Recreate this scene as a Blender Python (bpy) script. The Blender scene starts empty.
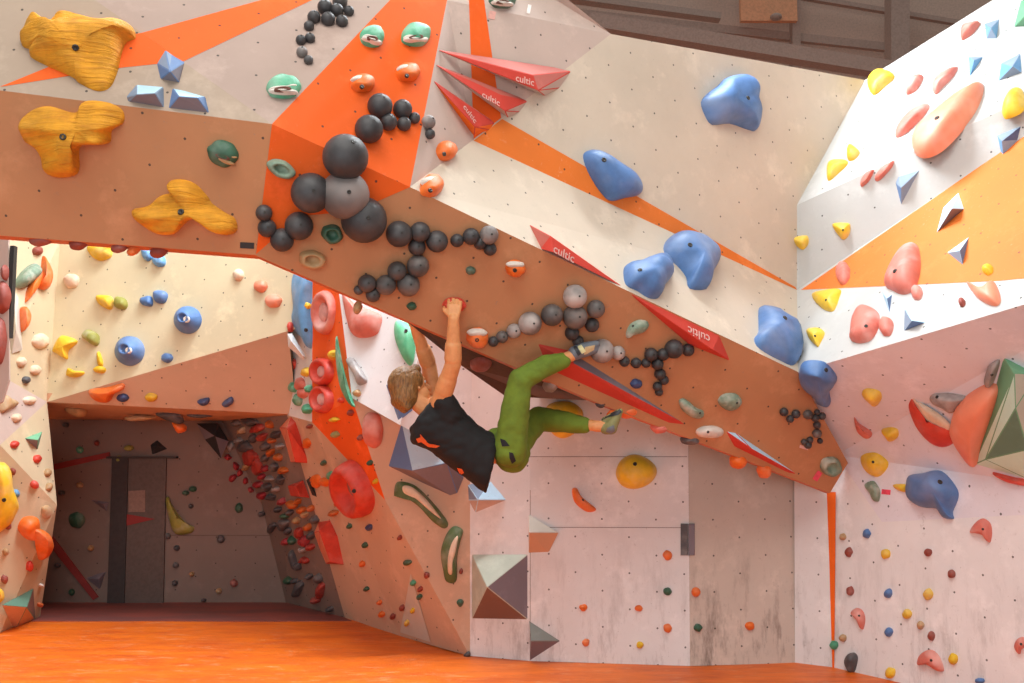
import bpy, bmesh, math, random
from mathutils import Vector, Matrix, noise
from mathutils.bvhtree import BVHTree
from mathutils.geometry import tessellate_polygon
random.seed(7)
S = bpy.context.scene
COL = S.collection
# ------------------------------------------------------------------ camera
TILT = math.radians(5.6); F = 1000.0; EYE = Vector((0, 0, 1.6))
cd = bpy.data.cameras.new('camera'); cam = bpy.data.objects.new('camera', cd); COL.objects.link(cam)
cam.location = EYE; cam.rotation_euler = (math.pi/2 + TILT, 0, 0)
cd.sensor_width = 36.0; cd.lens = 36.0*F/1024.0; cd.clip_end = 200
S.camera = cam
# ------------------------------------------------------------------ world, lamps, exposure
S.view_settings.view_transform = 'Standard'; S.view_settings.look = 'None'
S.view_settings.gamma = 1.0; S.view_settings.use_curve_mapping = False
S.view_settings.exposure = -0.08
W = bpy.data.worlds.new('hall_light'); S.world = W; W.use_nodes = True
WN, WL = W.node_tree.nodes, W.node_tree.links; bg = WN['Background']
wtc = WN.new('ShaderNodeTexCoord'); wsx = WN.new('ShaderNodeSeparateXYZ'); WL.new(wtc.outputs['Generated'], wsx.inputs[0])
wr = WN.new('ShaderNodeValToRGB'); WL.new(wsx.outputs[2], wr.inputs[0])      # dim hall near the horizon, bright glazed roof overhead
wr.color_ramp.elements[0].position = 0.0; wr.color_ramp.elements[0].color = (0.22, 0.21, 0.20, 1)
e_ = wr.color_ramp.elements.new(0.35); e_.color = (0.52, 0.505, 0.48, 1)
wr.color_ramp.elements[1].position = 0.85; wr.color_ramp.elements[1].color = (1.50, 1.49, 1.43, 1)
WL.new(wr.outputs[0], bg.inputs[0]); bg.inputs[1].default_value = 0.5
def area(name, loc, target, sx, sy, power, col):
    ld = bpy.data.lights.new(name, 'AREA'); ld.shape = 'RECTANGLE'; ld.size = sx; ld.size_y = sy
    ld.energy = power; ld.color = col
    o = bpy.data.objects.new(name, ld); COL.objects.link(o); o.location = loc
    o.rotation_euler = (Vector(target)-Vector(loc)).to_track_quat('-Z', 'Y').to_euler()
    return o
area('ceiling_light', (-0.3, 1.3, 7.3), (1.0, 5.5, 1.0), 6.0, 3.0, 350, (1.0, 0.975, 0.92))
area('skylight', (-2.0, 5.0, 8.2), (4.0, 6.0, 2.0), 2.4, 2.0, 30, (1.0, 0.98, 0.95))
area('skylight', (-1.0, 7.7, 7.2), (-1.3, 8.4, 0.5), 3.4, 1.2, 540, (0.86, 0.95, 1.0))
area('skylight', (0.8, 6.9, 6.6), (0.7, 7.3, 1.5), 2.4, 0.4, 260, (0.90, 0.96, 1.0))  # unseen strip light added to brighten the main wall behind the arch
area('front_fill', (-1.5, -2.6, 2.6), (1.2, 6.5, 1.8), 7.0, 2.4, 230, (0.92, 0.96, 1.0))   # unseen fill light added behind the camera to brighten the overhangs
# ------------------------------------------------------------------ geometry helpers
def ray(px, py):
    u = (341.5-py)/F
    return Vector(((px-512)/F, math.cos(TILT)-u*math.sin(TILT), math.sin(TILT)+u*math.cos(TILT)))
def at(px, py, Y):
    d = ray(px, py); return EYE + d*(Y/d.y)
def fl(px, py, z=0.0):
    d = ray(px, py); return EYE + d*((z-EYE.z)/d.z)
def plane(a, b, c):
    n = (b-a).cross(c-a).normalized()
    if n.dot(a-EYE) > 0: n = -n
    return (a, n)
def on(pl, px, py):
    d = ray(px, py); return EYE + d*((pl[0]-EYE).dot(pl[1])/d.dot(pl[1]))
# ------------------------------------------------------------------ materials
def newmat(name):
    m = bpy.data.materials.new(name); m.use_nodes = True
    return m, m.node_tree.nodes, m.node_tree.links, m.node_tree.nodes['Principled BSDF']
def mixc(N, L, a, b, fac, mode='MIX'):
    x = N.new('ShaderNodeMix'); x.data_type = 'RGBA'; x.blend_type = mode
    for s, v in ((x.inputs[6], a), (x.inputs[7], b), (x.inputs[0], fac)):
        if hasattr(v, 'links'): L.new(v, s)
        elif isinstance(v, (int, float)): s.default_value = v
        else: s.default_value = (*v, 1) if len(v) == 3 else v
    return x.outputs[2]
def math_(N, L, op, a, b=None):
    x = N.new('ShaderNodeMath'); x.operation = op
    for i, v in enumerate((a, b)):
        if v is None: continue
        if hasattr(v, 'links'): L.new(v, x.inputs[i])
        else: x.inputs[i].default_value = v
    return x.outputs[0]
def ramp(N, L, src, lo, hi, c0=(0, 0, 0), c1=(1, 1, 1)):
    r = N.new('ShaderNodeValToRGB'); L.new(src, r.inputs[0])
    r.color_ramp.elements[0].position = lo; r.color_ramp.elements[1].position = hi
    r.color_ramp.elements[0].color = (*c0, 1); r.color_ramp.elements[1].color = (*c1, 1)
    return r.outputs[0]
def noi(N, L, vec, scale, detail=4, rough=0.6, dist=0.0):
    n = N.new('ShaderNodeTexNoise'); n.inputs['Scale'].default_value = scale; n.inputs['Detail'].default_value = detail
    n.inputs['Roughness'].default_value = rough; n.inputs['Distortion'].default_value = dist
    L.new(vec, n.inputs['Vector']); return n.outputs[0]
def wallmat(name, col, dirt=0.5, dots=True, scuff=(0.25, 0.2, 0.17), grime=0.0):
    m, N, L, B = newmat(name)
    g = N.new('ShaderNodeNewGeometry'); pos = g.outputs['Position']
    c = mixc(N, L, col, tuple(x*0.86 for x in col), ramp(N, L, noi(N, L, pos, 1.3, 6, 0.65), 0.35, 0.7))
    c = mixc(N, L, c, tuple(min(1, x*1.12+0.02) for x in col), ramp(N, L, noi(N, L, pos, 3.2, 5, 0.7), 0.55, 0.75))
    # chalk and rubber scuffs
    sc = ramp(N, L, noi(N, L, pos, 17, 6, 0.75, 0.4), 0.60, 0.74)
    sc2 = ramp(N, L, noi(N, L, pos, 2.1, 3, 0.5), 0.45, 0.7)
    k = math_(N, L, 'MULTIPLY', math_(N, L, 'MULTIPLY', sc, sc2), dirt)
    c = mixc(N, L, c, scuff, k)
    sp = ramp(N, L, noi(N, L, pos, 60, 2, 0.5), 0.70, 0.78)
    c = mixc(N, L, c, scuff, math_(N, L, 'MULTIPLY', sp, dirt*0.6))
    if grime:
        mp = N.new('ShaderNodeMapping'); L.new(pos, mp.inputs[0]); mp.inputs['Scale'].default_value = (9, 9, 2.2)
        gn = ramp(N, L, noi(N, L, mp.outputs[0], 1.0, 6, 0.75), 0.50, 0.68); sz = N.new('ShaderNodeSeparateXYZ'); L.new(pos, sz.inputs[0])
        lo = ramp(N, L, math_(N, L, 'MULTIPLY', sz.outputs[2], 1.0), 0.15, 1.0, (1, 1, 1), (0, 0, 0))
        c = mixc(N, L, c, (0.16, 0.12, 0.10), math_(N, L, 'MULTIPLY', math_(N, L, 'MULTIPLY', gn, lo), grime))
    if dots:
        uv = N.new('ShaderNodeUVMap'); uv.uv_map = 'UVMap'
        sx = N.new('ShaderNodeSeparateXYZ'); L.new(uv.outputs[0], sx.inputs[0])
        def lattice(ox, oy):
            r = []
            for ax, per, off in ((0, 0.39, ox), (1, 0.256, oy)):
                v = math_(N, L, 'ADD', sx.outputs[ax], off+50*per)
                v = math_(N, L, 'MODULO', v, per)
                v = math_(N, L, 'SUBTRACT', v, per/2); r.append(math_(N, L, 'MULTIPLY', v, v))
            d = math_(N, L, 'SQRT', math_(N, L, 'ADD', r[0], r[1]))
            return math_(N, L, 'LESS_THAN', d, 0.0068)
        dd = math_(N, L, 'MAXIMUM', lattice(0, 0), lattice(0.195, 0.128))
        c = mixc(N, L, c, (0.035, 0.028, 0.025), math_(N, L, 'MULTIPLY', dd, 0.85))
    L.new(c, B.inputs['Base Color']); B.inputs['Roughness'].default_value = 0.75
    return m
def floormat():
    m, N, L, B = newmat('orange_mat_vinyl')
    g = N.new('ShaderNodeNewGeometry')
    mp = N.new('ShaderNodeMapping'); L.new(g.outputs['Position'], mp.inputs[0]); mp.inputs['Scale'].default_value = (0.7, 2.2, 1)
    a = ramp(N, L, noi(N, L, mp.outputs[0], 2.8, 8, 0.75, 0.4), 0.40, 0.66)
    c = mixc(N, L, (0.84, 0.17, 0.006), (0.62, 0.095, 0.008), a)
    b = ramp(N, L, noi(N, L, mp.outputs[0], 5.5, 8, 0.78, 0.7), 0.54, 0.74)
    c = mixc(N, L, c, (0.85, 0.40, 0.20), math_(N, L, 'MULTIPLY', b, 0.8))
    L.new(c, B.inputs['Base Color']); B.inputs['Roughness'].default_value = 0.5
    bmp = N.new('ShaderNodeBump'); bmp.inputs['Strength'].default_value = 0.15
    L.new(noi(N, L, mp.outputs[0], 2.5, 4), bmp.inputs['Height']); L.new(bmp.outputs[0], B.inputs['Normal'])
    return m
MATS = {}
def holdmat(name, col, rough=0.6, chalk=0.25, mottled=0.12, ccol=(0.82, 0.74, 0.68), scale=14):
    """moulded resin with chalk rubbed on its raised, upward faces' grip texture"""
    if name in MATS: return MATS[name]
    m, N, L, B = newmat(name)
    tc = N.new('ShaderNodeNewGeometry'); pos = tc.outputs['Position']
    c = mixc(N, L, col, tuple(x*(1-mottled*2) for x in col), ramp(N, L, noi(N, L, pos, scale, 4), 0.4, 0.7))
    ch = ramp(N, L, noi(N, L, pos, scale*0.45, 3, 0.6), 0.48, 0.72)
    c = mixc(N, L, c, ccol, math_(N, L, 'MULTIPLY', ch, chalk))
    L.new(c, B.inputs['Base Color']); B.inputs['Roughness'].default_value = rough
    bmp = N.new('ShaderNodeBump'); bmp.inputs['Strength'].default_value = 0.25; bmp.inputs['Distance'].default_value = 0.004
    L.new(noi(N, L, pos, 160, 3), bmp.inputs['Height']); L.new(bmp.outputs[0], B.inputs['Normal'])
    MATS[name] = m; return m
def plain(name, col, rough=0.6, metal=0.0):
    if name in MATS: return MATS[name]
    m, N, L, B = newmat(name)
    g = N.new('ShaderNodeNewGeometry')
    c = mixc(N, L, col, tuple(x*0.8 for x in col), ramp(N, L, noi(N, L, g.outputs['Position'], 30, 3), 0.4, 0.7))
    L.new(c, B.inputs['Base Color'])
    B.inputs['Roughness'].default_value = rough; B.inputs['Metallic'].default_value = metal
    MATS[name] = m; return m
M_CREAM = wallmat('cream_panel', (0.64, 0.54, 0.43), 0.45)
M_WHITE = wallmat('white_panel', (0.80, 0.79, 0.785), 0.65, grime=0.4)
M_PINK = wallmat('rose_grey_panel', (0.56, 0.43, 0.37), 0.6)
M_BAND = wallmat('bounce_tinted_panel', (0.53, 0.235, 0.105), 0.6)  # overhanging band, with orange floor bounce and shade mixed into the colour
M_TANW = wallmat('shaded_tan_panel', (0.43, 0.32, 0.24), 0.4)  # darker copy for the upper left, weaker light put into the colour
M_ROSESH = wallmat('shaded_rose_panel', (0.42, 0.30, 0.25), 0.4)  # rose darkened where less light falls, beside the tan facet
M_YCR = wallmat('warm_cream_panel', (0.70, 0.61, 0.40), 0.35)
M_YCR2 = wallmat('yellowish_pillar_panel', (0.62, 0.50, 0.32), 0.45)
M_SLAB = wallmat('light_grey_panel', (0.54, 0.53, 0.51), 0.4)
M_BRN = wallmat('brown_shade_panel', (0.62, 0.42, 0.29), 0.5)  # brown paints the shade and floor bounce on down-facing panels
M_ROSE = wallmat('pale_rose_panel', (0.77, 0.75, 0.80), 0.6)
M_OR = wallmat('orange_panel', (0.88, 0.115, 0.002), 0.12, scuff=(0.9, 0.6, 0.5))
M_ORY = wallmat('orange_yellow_panel', (0.80, 0.19, 0.02), 0.3, scuff=(0.9, 0.75, 0.65))
M_GREYW = wallmat('grey_panel', (0.60, 0.52, 0.45), 0.8, grime=0.8)
M_CAVE = wallmat('cave_panel', (0.24, 0.17, 0.14), 0.6)  # albedo lowered so the colour itself carries the deep cave shade
P_CREAM = wallmat('cream_plywood', (0.63, 0.56, 0.47), 0.4, dots=False)
P_PINK = wallmat('rose_plywood', (0.56, 0.43, 0.37), 0.4, dots=False)
P_BAND = wallmat('brown_rose_plywood', (0.62, 0.34, 0.20), 0.4, dots=False)
P_WHITE = wallmat('white_plywood', (0.80, 0.79, 0.785), 0.3, dots=False)
P_OR = wallmat('orange_plywood', (0.92, 0.15, 0.004), 0.1, dots=False, scuff=(0.9, 0.6, 0.5))
M_TRIM = plain('worn_orange_edge', (0.62, 0.17, 0.05), 0.55)
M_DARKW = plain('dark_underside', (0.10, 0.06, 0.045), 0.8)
# ------------------------------------------------------------------ object helpers
def tag(o, label=None, cat=None, group=None, kind=None):
    if label: o['label'] = label
    if cat: o['category'] = cat
    if group: o['group'] = group
    if kind: o['kind'] = kind
    return o
def link(name, bm, mats, parent=None, smooth=True):
    me = bpy.data.meshes.new(name); bm.to_mesh(me); bm.free()
    for m in (mats if isinstance(mats, (list, tuple)) else [mats]): me.materials.append(m)
    if smooth:
        for p in me.polygons: p.use_smooth = True
    o = bpy.data.objects.new(name, me); COL.objects.link(o)
    if parent is not None:
        o.parent = parent
        o.matrix_parent_inverse = Matrix.Translation(-parent.location)
    return o
def empty(name, loc):
    o = bpy.data.objects.new(name, None); COL.objects.link(o); o.location = loc; o.empty_display_size = 0.05
    return o
BV, BP_, BO = [], [], []       # all wall faces for placing holds on the walls
def facet_basis(n):
    up = Vector((0, 0, 1)); u = up.cross(n)
    if u.length < 0.05: u = Vector((1, 0, 0))
    u.normalize(); return u, n.cross(u).normalized()
def wall(name, facets, mats, back=(0, 0.12, 0), decals=(), trim=None):
    """facets: (points, material index); the sheet gets a real thickness; decals are painted panels (px polygon, plane, index)"""
    bm = bmesh.new(); uvl = bm.loops.layers.uv.new('UVMap'); cache = {}
    def V(p):
        k = (round(p.x, 3), round(p.y, 3), round(p.z, 3))
        if k not in cache: cache[k] = bm.verts.new(p)
        return cache[k]
    front = []
    def addface(pts, mi, lift=0.0):
        nn = None
        for i in range(1, len(pts)-1):
            c = (pts[i]-pts[0]).cross(pts[i+1]-pts[0])
            nn = c if nn is None else nn + c
        nn.normalize()
        if nn.dot(pts[0]-EYE) > 0: pts = pts[::-1]; nn = -nn
        tris = tessellate_polygon([pts])
        for t in tris:
            ps = [pts[i]+nn*lift for i in t]
            if (ps[1]-ps[0]).cross(ps[2]-ps[0]).dot(nn) < 0: ps = ps[::-1]
            vs = [V(p) for p in ps] if lift == 0 else [bm.verts.new(p) for p in ps]
            try: f = bm.faces.new(vs)
            except ValueError: continue
            f.material_index = mi
            fn = (ps[1]-ps[0]).cross(ps[2]-ps[0]).normalized(); u, v = facet_basis(nn)
            for l in f.loops: l[uvl].uv = (l.vert.co.dot(u), l.vert.co.dot(v))
            if lift == 0:
                front.append(f); b = len(BV); BV.extend(ps); BP_.append((b, b+1, b+2)); BO.append(name)
    for pts, mi in facets: addface([Vector(p) for p in pts], mi)
    bnd = [(e.verts[0], e.verts[1]) for e in bm.edges if len(e.link_faces) == 1]
    bo = Vector(back); bk = {}
    def BK(v):
        if v not in bk: bk[v] = bm.verts.new(v.co+bo)
        return bk[v]
    ti = len(mats)
    for f in list(front):
        nf = bm.faces.new([BK(v) for v in f.verts][::-1]); nf.material_index = ti
    for a, b in bnd:
        nf = bm.faces.new([a, b, BK(b), BK(a)]); nf.material_index = ti
    for px, pl, mi in decals:
        addface([on(pl, x, y) for x, y in px], mi, 0.0015)
    o = link(name, bm, list(mats)+[trim or mats[0]], smooth=False)
    o['kind'] = 'structure'
    return o
# ------------------------------------------------------------------ the shell
L1 = at(255, 255, 5.1); T1 = at(272, 124, 4.8); R1 = at(848, 463, 7.0)
T0 = at(-60, 83, 4.75); L0 = on(plane(T0, T1, L1), -60, 231)
PB = plane(T1, L1, R1)
LM = on(PB, 600, 404); A = on(PB, 410, 187); Bc = on(PB, 798, 372); R0 = on(PB, 830, 493)
D = at(473, 140, 5.75); Cc = at(797, 290, 7.3); S1 = at(797, 205, 7.35)
PML = plane(A, Bc, Cc)
PMU = plane(Cc, D, S1)
S2 = on(PMU, 865, 80); Fp = on(PMU, 611, 34); Fq = on(PMU, 566, -2)
U0 = at(95, 0, 5.0); U0b = at(40, -60, 5.15); PO = plane(T1, A, at(390, 0, 5.45)); UP = on(PO, 390, 0); UE = on(PO, 447, 0)
UPb = on(PO, 440, -60); UEb = on(PO, 460, -60)
wall('wall_arch', [
    ([T0, T1, L1, L0], 1), ([T1, A, Bc, R1, R0, LM, L1], 1),
    ([T0, T1, U0, U0b, at(-60, -60, 5.0)], 5), ([U0, T1, UP, UPb, U0b], 6),
    ([T1, A, UE, UEb, UPb, UP], 3),
    ([UE, A, D], 2), ([UE, D, Fp], 2), ([UE, Fp, Fq, UEb], 2),
    ([A, Bc, Cc, D], 0), ([D, Cc, S1, S2, Fp], 0)],
    [M_CREAM, M_BAND, M_PINK, M_OR, M_ORY, M_TANW, M_ROSESH], back=(0, 0.085, -0.006), trim=M_TRIM,
    decals=[([(272, 124), (410, 187), (355, 211), (300, 216), (256, 254)], PB, 3),
            ([(0, 87), (122, 37), (142, 33), (183, 61.6), (166, 63), (120, 68)], plane(T0, T1, U0), 3),
            ([(142, 33), (262, 0), (312, -6), (312, 0), (183, 61.6)], plane(U0, T1, UP), 3),
            ([(473, 141), (502, 119), (795, 287), (797, 290)], PMU, 4),
            ([(469, 4.5), (485, 7.5), (501, 118), (473.5, 139)], plane(UE, D, Fp), 3), ([(468.5, -15), (482.5, -15), (485, 7.5), (469, 4.5)], plane(UE, Fp, Fq), 3)])
# right wall
W0 = fl(795, 663); W1 = fl(832, 668); W2_ = fl(890, 681); WD = (W2_-W1); W3 = W1+WD*5.2
PRL = plane(W1, W2_, W2_+Vector((0, 0, 1)))
H0 = on(PRL, 882, 522); H1 = on(PRL, 1200, 506); H1 = on(PRL, 1200, 506); PRP = plane(H0, H1, Bc); Q = on(PRP, 1200, 252); Rr = on(PRL, 836, 455)
PRS = plane(Cc, Bc, Q)
RT = on(PRS, 1200, 18); 
PRT = plane(S1, S2, RT); RT2 = on(PRT, 1200, -130)
PR0 = plane(W0, W1, W1+Vector((0, 0, 1)))
zt = on(PR0, 797, 440)
wall('wall_right', [
    ([W0, W1, on(PR0, 829, 470), on(PR0, 794, 440)], 0),
    ([W1, W2_, W3, H1, H0, Rr, on(PR0, 829, 470)], 0),
    ([H0, H1, Q, Bc, Rr], 4),
    ([Bc, Q, RT, Cc], 5), ([Cc, RT, S1], 5), ([S1, RT, RT2, S2], 5)],
    [M_WHITE, M_PINK, M_ORY, M_OR, M_ROSE, M_SLAB], back=(0.12, 0.04, 0),
    decals=[([(801, 290), (1024, 136), (1060, 111), (1060, 277), (1018, 279), (1000, 281)], PRS, 2)])
# orange strip in the right corner
# main wall under the arch
K1 = fl(470, 656); K2 = fl(530, 661); K3 = fl(690, 666)
PK = plane(K2, K3, K3+Vector((0, 0, 1))); PK2 = plane(K3, W0, W0+Vector((0, 0, 1))); PK0 = plane(K1, K2, K2+Vector((0, 0, 1)))
wall('wall_main', [
    ([K1, K2, on(PK, 530, 390), on(PK, 530, 150), on(PK0, 476, 150), on(PK0, 470, 462)], 0),
    ([K2, K3, on(PK, 688, 400), on(PK, 688, 300), on(PK, 530, 150)], 0),
    ([K3, W0, on(PK2, 797, 380), on(PK2, 688, 380)], 1)],
    [M_WHITE, M_GREYW, M_CAVE], back=(0, 0.1, 0),
    decals=[([(530, 456.4), (687, 456.4), (687, 457), (530, 457)], PK, 2), ([(530, 527), (687, 527.4), (687, 528), (530, 527.6)], PK, 2), ([(530, 490), (530.5, 490), (530.5, 660), (530, 660)], PK, 2)])
# prow
b1 = fl(286, 603); b2 = fl(345, 618); b3 = fl(400, 636); b4 = fl(441, 648)
p1 = at(287, 415, 8.95); p2 = at(312, 422, 8.3); p3 = at(313, 150, 8.25); p6 = at(348, 512, 8.45)
p4 = at(385, 500, 7.7); p8 = at(352, 398, 7.6); q = at(400, 425, 7.3)
p7 = at(338, 285, 8.0); p7b = at(338, 150, 8.0)
wt = on(PK0, 476, 150); wm = on(PK0, 470, 462)
pe = at(282, 150, 8.95); pe1 = at(282, 330, 8.95)
wall('wall_prow', [
    ([pe, p3, p2, p1, pe1], 0),
    ([p3, p7b, p7, p8, p2], 2), ([p2, p8, p4], 2),
    ([p7b, wt, wm, q, p8, p7], 0),
    ([p8, q, wm, K1, b4, p4], 1),
    ([p2, p4, b4, b3, p6], 1), ([p1, p2, p6], 1), ([p1, p6, b3, b2], 1)],
    [M_WHITE, M_BRN, M_OR, M_CREAM], back=(0, 0.1, 0),
    )
# cave
c1 = at(47, 402, 8.9); c2 = at(288, 414, 8.9); c3 = at(288, 331, 8.5)
d1 = fl(-40, 603); d2 = b1; top = 418
e0 = at(-40, top, 10.04); e1 = at(222, 421, 10.04); e2 = at(262, 505, 10.04)
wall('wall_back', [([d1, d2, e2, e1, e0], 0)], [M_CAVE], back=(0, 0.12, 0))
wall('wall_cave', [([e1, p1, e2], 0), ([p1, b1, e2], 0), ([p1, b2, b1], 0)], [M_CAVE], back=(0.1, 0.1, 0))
g0 = at(57, 505, 8.75); g1 = fl(40, 617)
lft = at(60, 240, 9.1); lfu = at(66, 150, 9.2)
PB1 = plane(c1, c3, lft)
wall('wall_rear', [
    ([c1, c3, on(PB1, 300, 328), on(PB1, 300, 150), on(PB1, 66, 150), lft], 0), ([c1, c2, on(plane(c1, c2, c3), 297, 414), c3], 1)],
    [M_YCR, M_BRN], back=(0, 0.1, 0))
wall('wall_left', [
    ([at(-60, 340, 7.9), at(0, 375, 8.3), c1, lft, on(PB1, 66, 150), at(-60, 150, 8.0)], 0),
    ([at(0, 375, 8.3), c1, at(0, 445, 8.1), at(-60, 460, 7.7), at(-60, 340, 7.9)], 1),
    ([c1, g0, g1, fl(0, 633), fl(-70, 650), at(-60, 460, 7.7), at(0, 445, 8.1)], 0),
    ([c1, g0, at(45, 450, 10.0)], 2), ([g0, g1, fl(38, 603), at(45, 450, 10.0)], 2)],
    [M_YCR2, M_PINK, M_CAVE], back=(-0.1, 0.03, 0))
# cave roof and underside of the arch
def slab(name, pts, thick, mat, trim=None):
    bm = bmesh.new(); a = [bm.verts.new(p) for p in pts]; b = [bm.verts.new(Vector(p)+Vector((0, 0, thick))) for p in pts]
    tr_ = tessellate_polygon([[Vector(p) for p in pts]])
    for t in tr_:
        bm.faces.new([a[k] for k in t]); bm.faces.new([b[k] for k in t][::-1])
    for i in range(len(a)):
        j = (i+1) % len(a); bm.faces.new([a[i], a[j], b[j], b[i]])
    bmesh.ops.recalc_face_normals(bm, faces=bm.faces)
    o = link(name, bm, mat, smooth=False); o['kind'] = 'structure'
    for t in tr_:
        k = len(BV); BV.extend([Vector(pts[m]) for m in t]); BP_.append((k, k+1, k+2)); BO.append(name)
    return o
slab('ceiling_cave', [c1, c2, p1, e1, e0], 0.08, P_BAND)
u0 = at(400, 316, 5.5); u1 = at(462, 366, 6.15); u2 = at(505, 396, 6.95)
zk = at(540, 398, 7.5).z
u3 = on(PK, 540, 398); u4 = on(PK, 600, 398); u5 = on(PK, 688, 431); u6 = on(PK2, 795, 472)
up = Vector((0, 0.03, 0.02))
ls = [on(PB, 412, 321), on(PB, 830, 493)]
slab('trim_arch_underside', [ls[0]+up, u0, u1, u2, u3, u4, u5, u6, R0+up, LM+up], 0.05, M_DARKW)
# floor
bm = bmesh.new()
nx, ny = 40, 40
vs = [[bm.verts.new((-9+18*i/nx, -3+16*j/ny, 0.012*noise.noise(Vector((i*0.5, j*0.5, 0))))) for i in range(nx+1)] for j in range(ny+1)]
for j in range(ny):
    for i in range(nx): bm.faces.new([vs[j][i], vs[j][i+1], vs[j+1][i+1], vs[j+1][i]])
for f in bm.faces: f.material_index = 1 if f.calc_center_median().y < 3.4 else 0  # unseen near floor made grey to weaken the orange bounce on the walls
flo = link('floor', bm, [floormat(), plain('grey_low_bounce_floor', (0.50, 0.48, 0.46), 0.7)]); flo['kind'] = 'structure'
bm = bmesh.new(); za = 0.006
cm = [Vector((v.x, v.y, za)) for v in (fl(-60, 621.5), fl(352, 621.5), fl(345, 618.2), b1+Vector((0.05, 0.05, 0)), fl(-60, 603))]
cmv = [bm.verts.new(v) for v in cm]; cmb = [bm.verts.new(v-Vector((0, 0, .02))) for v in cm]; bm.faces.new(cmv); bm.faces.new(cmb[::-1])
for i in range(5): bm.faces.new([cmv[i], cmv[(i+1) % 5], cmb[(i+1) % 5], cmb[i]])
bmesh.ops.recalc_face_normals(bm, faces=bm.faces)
def shademat():
    m, N, L, B = newmat('shade_red_mat_vinyl'); g = N.new('ShaderNodeNewGeometry'); mp = N.new('ShaderNodeMapping'); L.new(g.outputs['Position'], mp.inputs[0]); mp.inputs['Scale'].default_value = (0.7, 3.0, 1)
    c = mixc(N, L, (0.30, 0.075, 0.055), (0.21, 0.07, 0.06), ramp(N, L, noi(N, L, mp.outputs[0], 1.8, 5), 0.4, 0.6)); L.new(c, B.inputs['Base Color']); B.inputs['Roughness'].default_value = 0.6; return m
o = link('floor_cave', bm, shademat(), smooth=False); o['kind'] = 'structure'  # sheet over the orange mat, its dark red painting the cave shade
# the hall beyond the wall tops
M_HALL = plain('brown_hall_cladding', (0.60, 0.43, 0.35), 0.8)
M_BEAM = plain('dark_steel_beam', (0.42, 0.30, 0.25), 0.6)
M_PEACH = plain('peach_board', (0.75, 0.36, 0.20), 0.8)
def boxm(bm, c, s, rz=0.0, mi=0):
    r = bmesh.ops.create_cube(bm, size=1.0); R_ = Matrix.Rotation(rz, 4, 'Z')
    bmesh.ops.transform(bm, matrix=Matrix.Translation(c) @ R_ @ Matrix.Diagonal((*s, 1)), verts=r['verts'])
    for v in r['verts']:
        for f in v.link_faces: f.material_index = mi
bm = bmesh.new(); boxm(bm, (4, 17.2, 7), (40, 0.2, 14)); o = link('wall_hall', bm, M_HALL, smooth=False); o['kind'] = 'structure'
BVH = BVHTree.FromPolygons(BV, BP_, all_triangles=False)
def hit(px, py):
    r = BVH.ray_cast(EYE, ray(px, py).normalized())
    if r[0] is None: return None
    n = r[1]
    if n.dot(r[0]-EYE) > 0: n = -n
    return r[0], n.normalized(), BO[r[2]]
# ------------------------------------------------------------------ hold builders
def wloc(o):
    v = Vector(o.location)
    while o.parent is not None: o = o.parent; v += Vector(o.location)
    return v
def okey(o, origin, parent):
    o.location = origin if parent is None else (origin-wloc(parent))
    if parent is not None: o.parent = parent
def mesh_obj(name, bm, mats, origin, parent=None, smooth=True):
    for v in bm.verts: v.co -= origin
    me = bpy.data.meshes.new(name); bm.to_mesh(me); bm.free()
    for m in (mats if isinstance(mats, (list, tuple)) else [mats]): me.materials.append(m)
    if smooth:
        for p in me.polygons: p.use_smooth = True
    o = bpy.data.objects.new(name, me); COL.objects.link(o); okey(o, origin, parent)
    return o
def cz(x0, y0, s, *a):
    return [(x0+a[i]/s, y0+a[i+1]/s) for i in range(0, len(a), 2)]
def el(cx, cy, rx, ry, rot=0.0, n=16, irr=0.06, seed=0):
    rnd = random.Random(int(cx*31+cy*17)+seed); cr, sr = math.cos(rot), math.sin(rot); out = []
    for i in range(n):
        t = 2*math.pi*i/n; k = 1+rnd.uniform(-irr, irr)
        x, y = rx*k*math.cos(t), ry*k*math.sin(t); out.append((cx+x*cr-y*sr, cy+x*sr+y*cr))
    return out
def smooth_outline(pts, n=36):
    out = []; m = len(pts); per = max(2, n//m)
    for i in range(m):
        p0, p1, p2, p3 = pts[i-1], pts[i], pts[(i+1) % m], pts[(i+2) % m]
        for k in range(per):
            t = k/per
            out.append(tuple(0.5*((2*p1[j])+(-p0[j]+p2[j])*t+(2*p0[j]-5*p1[j]+4*p2[j]-p3[j])*t*t+(-p0[j]+3*p1[j]-3*p2[j]+p3[j])*t**3) for j in (0, 1)))
    return out
def lin_outline(pts, n=36):
    out = []; m = len(pts); per = max(1, n//m)
    for i in range(m):
        a, b = pts[i], pts[(i+1) % m]
        for k in range(per):
            t = k/per; out.append((a[0]+(b[0]-a[0])*t, a[1]+(b[1]-a[1])*t))
    return out
DOME = [(1.0, -0.04), (0.99, 0.12), (0.95, 0.33), (0.87, 0.52), (0.74, 0.71), (0.56, 0.86), (0.34, 0.96), (0.14, 1.0)]
FLAT = [(1.0, -0.05), (0.995, 0.35), (0.96, 0.66), (0.90, 0.84), (0.78, 0.94), (0.55, 0.99), (0.28, 1.0), (0.1, 1.0)]
DISH = [(1.0, -0.04), (0.99, 0.35), (0.93, 0.75), (0.84, 0.97), (0.74, 1.0), (0.66, 0.9), (0.58, 0.6), (0.48, 0.28), (0.28, 0.10), (0.1, 0.08)]
CONE = [(1.0, -0.03), (0.97, 0.12), (0.85, 0.30), (0.65, 0.60), (0.45, 0.90), (0.36, 1.0), (0.29, 1.0), (0.24, 0.86), (0.12, 0.70)]
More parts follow.
